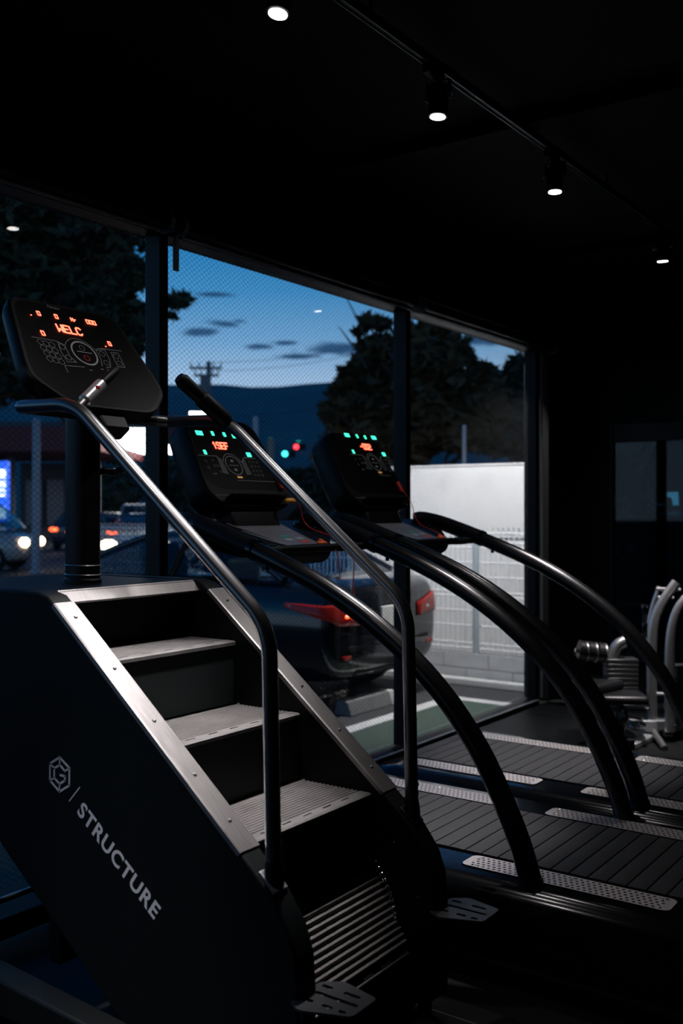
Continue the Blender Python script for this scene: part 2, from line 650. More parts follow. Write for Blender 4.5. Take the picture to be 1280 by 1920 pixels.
def windows():
    ms = [-2.94, -.95, 1.04, 3.03, 5.02, 6.83]
    zb = .03
    for i in range(len(ms) - 1):
        a, b = ms[i] + .025, ms[i + 1] - .025
        fr = MB()
        fr.box(((ms[i]), YW - .02, (ZT + zb) / 2 - .0), (.05, .09, ZT - zb))
        if i == len(ms) - 2:
            fr.box((ms[i + 1] + .01, YW - .02, (ZT + zb) / 2), (.07, .09, ZT - zb))
        fr.box(((a + b) / 2, YW - .02, ZT - .02), (b - a, .09, .04))
        fr.box(((a + b) / 2, YW - .02, -.005), (b - a + .05, .12, .05))
        w = struct(fr, 'window_%d' % (i + 1), FRAME, .003)
        pane = MB().box(((a + b) / 2, YW, (ZT - .04 + .02) / 2), (b - a + .01, .006, ZT - .04 - .02))
        pane.build('pane', GLASS, w, smooth=0)
        if ms[i + 1] > 0:
            wm = wire_mesh(a, b, .02, ZT - .04, YW).build('wire_mesh', WIRE, w, smooth=0)
            wm['kind'] = 'stuff'
            MB().box(((a + b) / 2, YW - .072, .022), (b - a + .05, .012, .006)).build('sill_edge', mat('trim_lit_copy', (.6, .66, .72), .45, .3), w)  # grey trim aluminium in a lighter copy, the highlight along the sill painted in
        if i == len(ms) - 2:
            MB().box((6.895, YW - .07, 1.33), (.014, .012, 2.6)).build('edge_trim', mat('trim_lit_copy', (.6, .66, .72), .45, .3), w)  # same aluminium, lightened so the post edge carries a painted light line
    # glazed partition in the end wall
    ys = [2.75, 2.07, 1.2, .3, -.6, -1.5, Y0 + .02]
    for i in range(len(ms), len(ms) + len(ys) - 1):
        j = i - len(ms)
        a, b = ys[j], ys[j + 1]
        fr = MB()
        fr.box((X1 + .04, a - .03 if j else a - .012, 1.04), (.07, .07 if j else .03, 2.08))
        fr.box((X1 + .04, (a + b) / 2, 2.01), (.06, a - b, .14))
        fr.box((X1 + .04, (a + b) / 2, .04), (.06, a - b, .08))
        w = struct(fr, 'window_%d' % (i + 1), FRAME, .003)
        MB().box((X1 + .04, (a + b) / 2, 1.0), (.008, a - b - .01, 1.9)).build('pane', DGLASS, w, smooth=0)


room()
windows()


# roller blinds, rolled up over the windows
def blind(x0, x1, label, plate=True):
    r = empty('roller_blind', ((x0 + x1) / 2, 3.02, 2.63), label, 'blind', 'rolled-up blinds over the street windows')
    y, z = 3.015, 2.632
    MB().cyl((x0 + .03, y, z), (x1 - .03, y, z), .030, 20).build('fabric_roll', PLAS, r)
    MB().box(((x0 + x1) / 2, y + .025, z - .034), (x1 - x0 - .08, .012, .022)).build('bottom_bar', FRAMEG, r, .004)
    MB().cyl((x0 + .01, y, z), (x1 - .01, y, z), .012, 12).build('tube', FRAMEG, r)
    MB().box(((x0 + x1) / 2, y + .03, z + .045), (x1 - x0, .05, .012)).build('head_rail', BLK, r, .002)
    for x, sg in ((x0, 1), (x1, -1)):
        b = MB()
        b.box((x + sg * .012, y + .01, z), (.006, .075, .09))
        b.cyl((x + sg * .005, y, z), (x + sg * .028, y, z), .036, 18)
        b.build('bracket', FRAMEG, r, .002)
        MB().sphere((x + sg * .004, y - .03, z + .03), .006, 8).build('screw', CHROME, r)
    if plate:
        MB().box((x0 + .02, y + .04, z - .11), (.03, .012, .15)).build('pull_cover', FRAMEG, r, .003)
    return r


blind(1.06, 3.00, 'rolled-up blind over the window behind the stair climber', False)
blind(3.05, 5.00, 'rolled-up blind over the window with the open sky and dark hills')
blind(5.04, 6.98, 'rolled-up blind over the window showing the white fence', False)


# ------------------------------------------------------------------ track lights
def lights():
    tr = empty('lighting_track', (3.5, 1.87, ZC - .06), 'black lighting track running across the dark ceiling', 'lighting track')
    MB().box((2.2, 1.87, ZC - .075), (10.0, .034, .030)).build('rail', BLK, tr, .002)
    for s in (-1, 1):
        MB().box((2.2, 1.87 + s * .012, ZC - .092), (10.0, .004, .006)).build('conductor_lip', FRAMEG, tr)
    for x in (-1.5, .8, 2.8, 5.0, 6.9):
        MB().cyl((x, 1.87, ZC - .061), (x, 1.87, ZC - .001), .008, 10).build('hanger', BLK, tr)
    spots = [(1.30, (1.30, 1.95, 0), 'spotlight on the track, off to the side of the stair climber'),
             (2.32, (1.93, 1.95, .8), 'lit spotlight over the stair climber'),
             (3.26, (3.10, 1.96, .3), 'lit spotlight on the track over the belt of the treadmill beside the stair climber'),
             (4.34, (4.26, 1.90, .3), 'lit spotlight on the track over the treadmill further from the stair climber'),
             (5.91, (6.2, 1.95, .6), 'lit spotlight on the track nearest the glazed partition')]
    for x, aim, lab in spots:
        t = empty('track_spotlight', (x, 1.87, 2.9), lab, 'spotlight', 'spotlights on the ceiling track')
        pv = Vector((x, 1.87, 2.975))
        d = (Vector(aim) - pv).normalized()
        MB().box((x - .04, 1.87, ZC - .108), (.11, .036, .034)).build('adapter', BLK, t, .004)
        st = MB()
        st.cyl((x, 1.87, ZC - .12), (x, 1.87, 3.022), .009, 10)
        st.box((x, 1.87 - .047, 2.995), (.018, .006, .07))
        st.box((x, 1.87 + .047, 2.995), (.018, .006, .07))
        st.box((x, 1.87, 3.027), (.018, .100, .006))
        st.build('yoke', BLK, t)
        MB().tube([pv - d * .043, pv - d * .035, pv + d * .060, pv + d * .078], [.030, .037, .037, .039], 24).build('housing', BLK, t)
        MB().cyl(pv + d * .0765, pv + d * .0795, .029, 24).build('lens', LENS, t)
        for s in (-1, 1):
            MB().cyl((x, 1.87 + s * .036, 2.975), (x, 1.87 + s * .058, 2.975), .007, 10).build('pivot_knob', CHROME, t)
        off = '_offscreen' if x < 2 else ''
        spot('spot_beam' + off, pv + d * .09, aim, LAMP_W, 32, 1.0, (1, .95, .95), .033, t)
        # light spilling from the reflector outside the beam
        spot('spot_spill' + off, pv + d * .09, aim, LAMP_W * .035, 115, .7, (1, .95, .95), .033, t)


lights()


# ------------------------------------------------------------------ stair climber
def stair_climber():
    R = empty('stair_climber', (2.12, 2.0, 0), 'black stair climbing machine with steps, steel handrails and STRUCTURE lettering',
              'stair climber')
    XL, XR, T = 1.81, 2.43, .035
    out = [(2.93, 1.19), (2.31, 1.192), (2.262, 1.182), (2.225, 1.152), (1.515, .577), (1.458, .525), (1.412, .465),
           (1.388, .40), (1.382, .32), (1.382, .07), (1.41, .045), (1.90, .045), (2.47, .452), (2.90, .76), (2.945, .86), (2.95, 1.15)]
    faceL = None
    for sgn, X in ((-1, XL), (1, XR)):
        p = MB().prism([(X - T, y, z) for y, z in out], (2 * T, 0, 0)).build('side_panel', PANEL, R, .007, 50)
        # steel cap on the sloping edge
        a, b = Vector((X, 2.235, 1.162)), Vector((X, 1.555, .611))
        d = (b - a).normalized()
        nn = Vector((0, -d.z, d.y))
        if nn.z < 0:
            nn = -nn
        cap = MB()
        w = T + .0015
        prof = [(-w, -.012), (-w, .0005), (-w + .004, .0035), (w - .004, .0035), (w, .0005), (w, -.012)]
        cap.loft([[q + Vector((s, 0, 0)) + nn * t for s, t in prof] for q in (a, b)])
        capo = cap.build('edge_cap', STRIP, R, 0, 30, label='brushed steel cap along the sloping edge')
        for t in (.07, .30, .52, .73, .90):
            q = a.lerp(b, t) + nn * .0035
            MB().sphere(q, .0058, 10, (1, 1, .7)).build('bolt', CHROME if sgn > 0 else STRIP, capo)
        for (y, z) in ((1.42, .36), (1.42, .16), (1.50, .50), (1.60, .62)):
            MB().sphere((X - sgn * T, y + .02, z - .02), .005, 8).build('bolt', CHROME, p)
        if sgn < 0:
            A = math.atan2(.218, .294)
            faceL = Face((X - T, 2.125, .624), (0, -math.cos(A), -math.sin(A)), (0, -math.sin(A), math.cos(A)))
            # slightly raised border of the panel
            vs, fs = text_mesh('STRUCTURE', .063, .0017, 1.12)
            xm = max(v.x for v in vs)
            k = .368 / xm
            mb = MB()
            mb.add([faceL(v.x * k, v.y * k - .022, .0007) for v in vs], fs)
            mb.build('lettering', PRINT, p, smooth=0, label='STRUCTURE in pale grey capitals')
            # emblem: hexagon with an inner hexagonal G
            em = MB()
            ca, cb = faceL.px(112, 1452)
            ro, ri = .047, .026
            O = [(ca + ro * math.cos(math.radians(90 + 60 * i)), cb + ro * math.sin(math.radians(90 + 60 * i))) for i in range(6)]
            rot = math.radians(36)
            def turn(q, s=1.0):
                x, y = (q[0] - ca) * s, (q[1] - cb) * s
                return (ca + x * math.cos(rot) - y * math.sin(rot), cb + x * math.sin(rot) + y * math.cos(rot))
            o6 = [turn(q) for q in O]
            i6 = [turn(q, ri / ro) for q in O]
            lw = .0062
            faceL.line(em, o6, lw, True, .0005, .0006)
            faceL.line(em, [i6[5], i6[0], i6[1], i6[2], i6[3], i6[4]], lw, False, .0005, .0006)
            faceL.line(em, [i6[4], turn((ca + ri * .87, cb - ri * .05)), turn((ca + ri * .1, cb - ri * .05))], lw, False, .0005, .0006)
            for i in (0, 1, 2, 3, 5):
                faceL.bar(em, o6[i], i6[i], lw * .8, .0005, .0006)
            em.build('emblem', PRINT, p, smooth=0, label='pale hexagon emblem with a letter G')
            sl = MB()
            sa, sb = faceL.px(140, 1489)
            faceL.bar(sl, (sa - .004, sb - .030), (sa + .004, sb + .030), .0034, .0005, .0006)
            sl.build('divider_line', PRINT, p, smooth=0)
    # top deck
    xi0, xi1 = XL + T, XR - T
    MB().box(((xi0 + xi1) / 2, 2.62, 1.172), (xi1 - xi0, .64, .034)).build('top_deck', PANEL, R, .004)
    lip = MB()
    lip.prism([(xi0, 2.306, 1.192), (xi0, 2.272, 1.158), (xi0, 2.278, 1.152), (xi0, 2.32, 1.186)], (xi1 - xi0, 0, 0))
    lip.build('top_trim', STRIP, R, .001, label='brushed steel trim over the top step')
    MB().box(((xi0 + xi1) / 2, 2.90, .98), (xi1 - xi0, .03, .40)).build('rear_cover', PANEL, R, .004)
    # steps
    nos = [(2.115, 1.005), (1.855, .805), (1.595, .605)]
    cl = MB().box((0, 0, 0), (.040, .004, .012)).mesh('clip', 0)
    cl.materials.append(RUBD)
    org = R.location
    for k, (y, z) in enumerate(nos):
        depth = .252
        prof = [(y, z - .014), (y, z - .004), (y + .006, z)]
        yy = y + .040
        prof.append((yy, z))
        while yy < y + depth - .008:
            prof += [(yy + .0025, z - .0045), (yy + .007, z - .0045), (yy + .0095, z), (yy + .0145, z)]
            yy += .0145
        prof += [(y + depth, z), (y + depth, z - .014)]
        st = MB().prism([(xi0 + .004, a, b) for a, b in prof], (xi1 - xi0 - .008, 0, 0)).build('step_tread', RUB, R, 0, 20)
        MB().box(((xi0 + xi1) / 2, y + .012, z - .107), (xi1 - xi0 - .008, .012, .186)).build('riser', RUBD, R, .002)
        for i in range(6):
            c = inst(cl, 'clip', st, (xi0 + .055 + i * .088 - org.x, y + .0055 - org.y, z - .018 - org.z))
        cm = MB()
        for i in range(5):
            cm.box((xi0 + .10 + i * .088, y + .026, z), (.036, .006, .012))
        cut(st, cm, R, 20)
        MB().sphere((xi1 - .010, y + depth - .01, z + .003), .006, 8).build('pin', CHROME, st)
    MB().box(((xi0 + xi1) / 2, 2.375, 1.08), (xi1 - xi0 - .008, .012, .17)).build('riser', RUBD, R)
    # folding step swinging under
    p0, p1 = Vector((0, 1.588, .392)), Vector((0, 1.478, .200))
    d = (p1 - p0)
    L = d.length
    d.normalize()
    nn = Vector((0, d.z, -d.y))
    if nn.y > 0:
        nn = -nn
    prof = []
    n = 12
    for i in range(n):
        s = L * i / n
        w = L / n
        for q, hh in ((.0, 0), (.25, .0), (.38, .006), (.62, .008), (.86, .006)):
            prof.append(p0 + d * (s + w * q) + nn * hh)
    prof += [p1, p1 - nn * .014, p0 - nn * .014]
    fs = MB().prism([q + Vector((xi0 + .004, 0, 0)) for q in prof], (xi1 - xi0 - .008, 0, 0)).build('folding_step', RUB, R, 0, 25)
    for i in range(6):
        for q, e in ((p0 - d * .008, 0), (p1 + d * .012, 1)):
            M = Matrix(((1, 0, 0), (0, nn.y, d.y), (0, nn.z, d.z))).to_3x3()
            MB().box(q + Vector((xi0 + .06 + i * .088 + e * .02, 0, 0)) - nn * .004, (.045, .008, .028), M).build('hinge_knuckle', RUBD, fs)
    MB().cyl((xi0 + .01, p1.y - .012, p1.z - .022), (xi1 - .01, p1.y - .012, p1.z - .022), .0035, 8).build('hinge_rod', STRIP, fs)
    MB().box(((xi0 + xi1) / 2, 1.60, .16), (xi1 - xi0 - .004, .02, .30)).build('lower_cover', PANEL, R)
    # chain beside the folding step
    lk = MB().tube([(0, .010 * math.cos(a), .006 * math.sin(a)) for a in [math.pi * 2 * i / 10 for i in range(10)]], .0028, 6, loop=True).mesh('chain_link', 40)
    lk.materials.append(CHROME)
    ch = MB().box((xi1 - .008, 1.585, .335), (.004, .02, .19)).build('chain_guide', BLK, R)
    for i in range(12):
        a = i / 11
        inst(lk, 'chain_link', ch, (xi1 - .012 - org.x, 1.585 - a * .075 - .018 * math.sin(a * 3) - org.y, .42 - a * .16), (math.radians(62 + 90 * (i % 2) * 0), 0, 0))
    # foot pedals on the front of each side
    for X in (XL, XR):
        o2 = roundpoly([(-.065, .0), (.05, .0), (.085, -.045), (.06, -.155), (-.04, -.155), (-.085, -.04)], .012, 3)
        zc = .305
        y0 = 1.400
        pl = MB().prism([(X + .02 + a, y0 + b, zc) for a, b in o2], (0, 0, .006)).build('foot_plate', FOOTP, R, 0,
                                                                                      label='slotted foot plate')
        cm = MB()
        for (a, b, l) in ((-.035, -.03, .03), (-.035, -.085, .03), (-.035, -.125, .02), (.005, -.08, .12), (.04, -.03, .03), (.04, -.10, .045)):
            s = roundpoly([(X + .02 + a - .006, y0 + b - l / 2), (X + .02 + a + .006, y0 + b - l / 2), (X + .02 + a + .006, y0 + b + l / 2), (X + .02 + a - .006, y0 + b + l / 2)], .006, 3)
            cm.prism([(q.x, q.y, zc - .01) for q in s], (0, 0, .03))
        cut(pl, cm, R)
        MB().box((X + .0, 1.392, .285), (.06, .04, .04)).build('plate_bracket', BLK, R, .003)
    # base frame with levelling feet
    for X in (XL - .065, XR + .03):
        bf = MB().prism([(X - .05, 1.62, .02), (X - .05, 2.75, .02), (X - .05, 2.75, .115), (X - .05, 2.45, .125), (X - .05, 1.95, .10), (X - .05, 1.62, .05)], (.08, 0, 0))
        b = bf.build('base_rail', PANEL, R, .008)
        for y in (1.70, 2.66):
            MB().cyl((X - .01, y, 0), (X - .01, y, .03), .022, 14).build('levelling_foot', RUBD, b)
    MB().box((2.12, 1.50, .055), (.66, .10, .05)).build('front_crossbar', PANEL, R, .006)
    for X in (XL, XR):
        MB().cyl((X, 1.44, 0), (X, 1.44, .05), .02, 14).build('levelling_foot', RUBD, R)
    MB().box((2.12, 2.80, .07), (.60, .12, .07)).build('rear_crossbar', PANEL, R, .006)
    for X in (XL, XR):
        MB().cyl((X, 2.80, 0), (X, 2.80, .05), .02, 14).build('levelling_foot', RUBD, R)
    MB().box((2.12, 2.35, .56), (.5, .05, .9)).build('core_frame', PANEL, R)
    # column
    n = 24
    col = MB()
    col.loft([[(2.12 + .045 * math.cos(2 * math.pi * k / n) * s, 2.525 + .066 * math.sin(2 * math.pi * k / n) * s, z) for k in range(n)]
              for z, s in ((1.188, 1.08), (1.20, 1.08), (1.205, 1.0), (1.80, 1.0))])
    co = col.build('column', BLK, R)
    for z, s in ((1.215, 1.03), (1.245, 1.02)):
        MB().tube([(2.12 + .045 * s * math.cos(2 * math.pi * k / n), 2.525 + .066 * s * math.sin(2 * math.pi * k / n), z) for k in range(n)],
                  .003, 6, loop=True).build('collar_ring', STRIP, co)
    # cup ring and strap on the column
    cup = MB().tube([(2.235 + .05 * math.cos(a), 2.46 + .045 * math.sin(a), 1.555 + .012 * math.cos(a)) for a in [2 * math.pi * i / 24 for i in range(24)]],
                    .006, 8, loop=True)
    cu = cup.build('cup_holder', GLOSS, R)
    MB().tube([(2.285, 2.44, 1.55), (2.285, 2.438, 1.50), (2.27, 2.44, 1.46)], .002, 6).build('strap', BLK, cu)
    cb = [(2.12 + .07 * math.cos(2 * math.pi * i / 20), 2.46 + .045 * math.sin(2 * math.pi * i / 20)) for i in range(20)]
    MB().box((2.18, 2.475, 1.545), (.06, .03, .02)).build('cup_bracket', BLK, R, .003)
    # handrails: post, slope, loop back to the cross bar, inward grip
    YB, ZB = 2.185, 1.708
    for sgn, X in ((-1, XL), (1, XR)):
        path = fillet([(X, 1.482, .56), (X, 1.496, 1.145), (X, 2.16, 1.692), (X - sgn * .004, 2.235, 1.716), (X - sgn * .01, 2.452, 1.722), (X - sgn * .075, 2.452, 1.722)],
                      .075, 8)
        h = MB().tube(path, .0192, 18).build('handrail', TUBE, R, 0, 60, label='satin steel handrail')
        cross = MB().tube([(X - sgn * .07, 2.452, 1.722), (2.12 - sgn * -.04, 2.46, 1.722)], .0195, 14).build('crossbar', BLK, R)
        g0 = Vector((X, 2.178, 1.702))
        g1 = Vector((X - sgn * .185, 2.222, 1.836))
        gd = (g1 - g0)
        if sgn < 0:
            MB().tube([g0, g0 + gd * .17], .0125, 12).build('grip_stub', STRIP, h)
            MB().tube([g0 + gd * .14, g0 + gd * .17, g0 + gd * .57, g0 + gd * .60], [.012, .0185, .0185, .012], 14).build('pulse_sensor', SILVER, h, label='silver pulse sensor sleeve')
            MB().tube([g0 + gd * .58, g0 + gd * .62, g0 + gd * .93, g0 + gd], [.012, .014, .013, .006], 14).build('grip', PLAS, h)
            MB().box(g0 + gd * .42 + Vector((-.004, -.017, .008)), (.012, .004, .008)).build('button', REDP, h)
        else:
            MB().tube([g0 - gd * .03, g0 + gd * .06], .0205, 14).build('grip_stub', ARM, h)
            MB().tube([g0 + gd * .05, g0 + gd * .08, g0 + gd * .55, g0 + gd * .58, g0 + gd * .92, g0 + gd],
                      [.021, .028, .028, .023, .025, .017], 14).build('grip', PLAS, h)
            for t in (.72, .95):
                MB().sphere(g0 + gd * t + Vector((0, -.018, .012)), .0022, 6).build('rivet', CHROME, h)
        # foot of the post: collar, bracket and bolts
        br = MB()
        br.tube([(X, 1.481, .545), (X, 1.482, .575), (X, 1.483, .60)], [.024, .023, .0195], 16)
        b = br.build('post_socket', PANEL, h)
        for z in (.61, .635):
            MB().sphere((X + .020, 1.477, z), .0062, 8).build('bolt', CHROME, h)
        MB().box((X, 1.485, .552), (.05, .065, .012), Matrix.Rotation(math.radians(39), 3, 'X')).build('post_flange', FRAMEG if sgn < 0 else BLK, h, .003)
    # console
    tl = math.radians(35)
    fc = Face((2.12, 2.39, 1.76), (1, 0, 0), (0, math.sin(tl), math.cos(tl)))
    ol = roundpoly([(-.165, -.035), (.172, -.035), (.268, .06), (.268, .12), (.212, .402), (-.218, .402), (-.274, .12), (-.274, .06)], .05, 5)
    cs = MB()
    def ringo(s, c):
        return [fc(q.x * s, .17 + (q.y - .17) * s, c) for q in ol]
    cs.loft([ringo(.80, -.085), ringo(.96, -.06), ringo(1.0, -.035), ringo(1.0, -.008), ringo(.975, 0)])
    con = cs.build('console', PLAS, R, 0, 40)
    fl = [(q.x * .93, .175 + (q.y - .175) * .93) for q in ol]
    MB().prism([fc(a, b, .0) for a, b in fl], fc.n * .0006).build('screen', SCREEN, con, smooth=0)
    fc2 = Face(fc.o + fc.n * .0006, fc.e, fc.u)
    a, b = fc2.px(130, 619)
    led(fc2, con, LEDR, 'WELC', a, b, .030, .0052, .35, 'red_letter')
    for tx, px, py, hh in (('0', 72, 588, .016), ('0', 105, 594, .016), ('Hr', 137, 600, .013), ('000', 170, 605, .016), ('0', 80, 625, .017), ('0', 205, 645, .016)):
        a, b = fc2.px(px, py)
        led(fc2, con, LEDR, tx, a, b, hh, .0032, .4, 'red_digit')
    for px, py in ((58, 591), (198, 650)):
        a, b = fc2.px(px, py)
        d = MB()
        fc2.bar(d, (a - .001, b), (a + .001, b), .0036)
        d.build('red_dot', LEDR, con, smooth=0)
    g = MB()
    def P(x, y):
        return fc2.px(x, y)
    w = .0022
    a0, b0 = P(158, 663)
    g2 = MB()
    fc2.ring(g2, a0, b0, .047, .0055, 36)
    fc2.bar(g2, (a0 - .028, b0 + .004), (a0 + .03, b0 + .004), .0022)
    fc2.line(g, [P(*q) for q in ((59, 632), (104, 640), (114, 646), (121, 648), (124, 641), (130, 636), (138, 635), (150, 638), (163, 645), (172, 652), (178, 656), (186, 654), (227, 659))], w)
    for i in range(4):
        for j in range(3):
            fc2.ring(g, *P(75 + 11 * j + 6 * i, 642 + 2.6 * j + 10.6 * i), .0105, .0018, 14)
    fc2.line(g, [P(*q) for q in ((107, 641), (121, 648), (130, 668), (143, 680), (126, 679), (114, 660))], w, True)
    fc2.line(g, [P(*q) for q in ((179, 658), (195, 656), (205, 675), (207, 689), (199, 690))], w)
    fc2.line(g, [P(*q) for q in ((179, 658), (188, 672), (191, 687))], w)
    fc2.line(g, [P(*q) for q in ((207, 661), (221, 663), (234, 690), (220, 688))], w, True)
    for q in ((116, 651), (128, 671), (191, 664), (199, 681), (217, 669), (224, 682)):
        fc2.ring(g, *P(*q), .0105, .0018, 14)
    fc2.line(g, [P(*q) for q in ((127, 699), (121, 686), (158, 689))], w)
    fc2.ring(g, a0, b0 + .022, .0105, .0018, 14)
    for q in ((170, 695), (191, 693), (203, 695), (208, 696)):
        x, y = P(*q)
        fc2.bar(g, (x - .005, y), (x + .005, y), .003)
    g.build('keypad_print', DIMP, con, smooth=0)['kind'] = 'stuff'
    g2.build('dial_print', GREYP, con, smooth=0)
    s = MB()
    fc2.ring(s, a0, b0 - .02, .0105, .002, 14)
    s.build('stop_key', REDP, con, smooth=0)
    vs, fs = text_mesh('Fitness', .018)
    bx_, by_ = P(89, 577)
    MB().add([fc2(bx_ + v.x, by_ + v.y, .0008) for v in vs], fs).build('brand_print', DIMP, con, smooth=0)
    # tilted lower shelf of the console and neck
    nk = MB()
    nk.loft([[fc(sx * wdt, b, c) for sx, c in ((-1, -.08), (1, -.08), (1, -.02), (-1, -.02))] for b, wdt in ((.12, .07), (-.02, .055), (-.09, .05))])
    nk.build('console_neck', BLK, con, .008)
    return R


stair_climber()


# ------------------------------------------------------------------ treadmills
def perforated(l, w, pitch=.0185, hr=.0052, t=.003):
    """steel plate l along Y, w along X, staggered round holes, rounded ends"""
    mb = MB()
    ny = int(l / pitch) - 2
    nx = int(w / pitch)
    m = (w - nx * pitch) / 2
    y0 = -l / 2 + (l - ny * pitch) / 2
    x0 = -w / 2
    k = 8
    for j in range(ny):
        for i in range(nx):
            cx, cy = x0 + m + (i + .5) * pitch, y0 + (j + .5) * pitch
            off = pitch * .22 * (1 if i % 2 else -1)
            h = pitch / 2
            sq = []
            for q in range(k):
                a = 2 * math.pi * q / k + math.pi / 8
                ca, sa = math.cos(a), math.sin(a)
                s = h / max(abs(ca), abs(sa))
                sq.append((cx + round(ca * s / h) * h if False else cx + ca * s, cy + sa * s))
            # square split into 8 edge points + 4 corners
            ci = [(cx + hr * math.cos(2 * math.pi * q / k + math.pi / 8), cy + off + hr * math.sin(2 * math.pi * q / k + math.pi / 8)) for q in range(k)]
            co = [(cx + h, cy + h), (cx - h, cy + h), (cx - h, cy - h), (cx + h, cy - h)]
            vs = [(x, y, 0) for x, y in sq + ci + co]
            fs = [(q, (q + 1) % k, k + (q + 1) % k, k + q) for q in range(k)]
            fs += [(0, 16, 1), (2, 17, 3), (4, 18, 5), (6, 19, 7)]
            mb.add(vs, fs)
    # plain margins
    def quad(xa, xb, ya, yb):
        mb.add([(xa, ya, 0), (xb, ya, 0), (xb, yb, 0), (xa, yb, 0)], [(0, 1, 2, 3)])
    ye = y0 + ny * pitch
    if m > 1e-4:
        quad(x0, x0 + m, y0, ye)
        quad(w / 2 - m, w / 2, y0, ye)
    c = min(.022, w * .3)
    for s in (1, -1):
        yi = ye if s > 0 else y0
        yo = l / 2 * s
        pts = [(-w / 2, yi)] + [(-w / 2 + c * (1 - math.cos(a)) * 1.0, yi + (yo - yi) * math.sin(a)) for a in (.4, .8, 1.2, 1.57)]
        pts += [(w / 2 - c * (1 - math.cos(a)), yi + (yo - yi) * math.sin(a)) for a in (1.57, 1.2, .8, .4)] + [(w / 2, yi)]
        mb.add([(x, y, 0) for x, y in pts], [tuple(range(len(pts)))])
    me = mb.mesh('perforated_plate', 0)
    me.materials.append(PLATE)
    return me


PLATE_R = perforated(.66, .100)
PLATE_F = perforated(.62, .100)
_sl = MB().prism(roundpoly([(-.028, -.010), (.028, -.010), (.028, .004), (-.028, .004)], .0035, 2) and
                 [(-.25, q.x, q.y) for q in roundpoly([(-.0283, -.010), (.0283, -.010), (.0283, .004), (-.0283, .004)], .003, 2)], (.5, 0, 0))
SLATM = _sl.mesh('belt_slat', 40)
SLATM.materials.append(SLAT)
SCREWM = MB().sphere((0, 0, 0), .0055, 8, (1, 1, .6)).mesh('screw')
SCREWM.materials.append(SILVER)


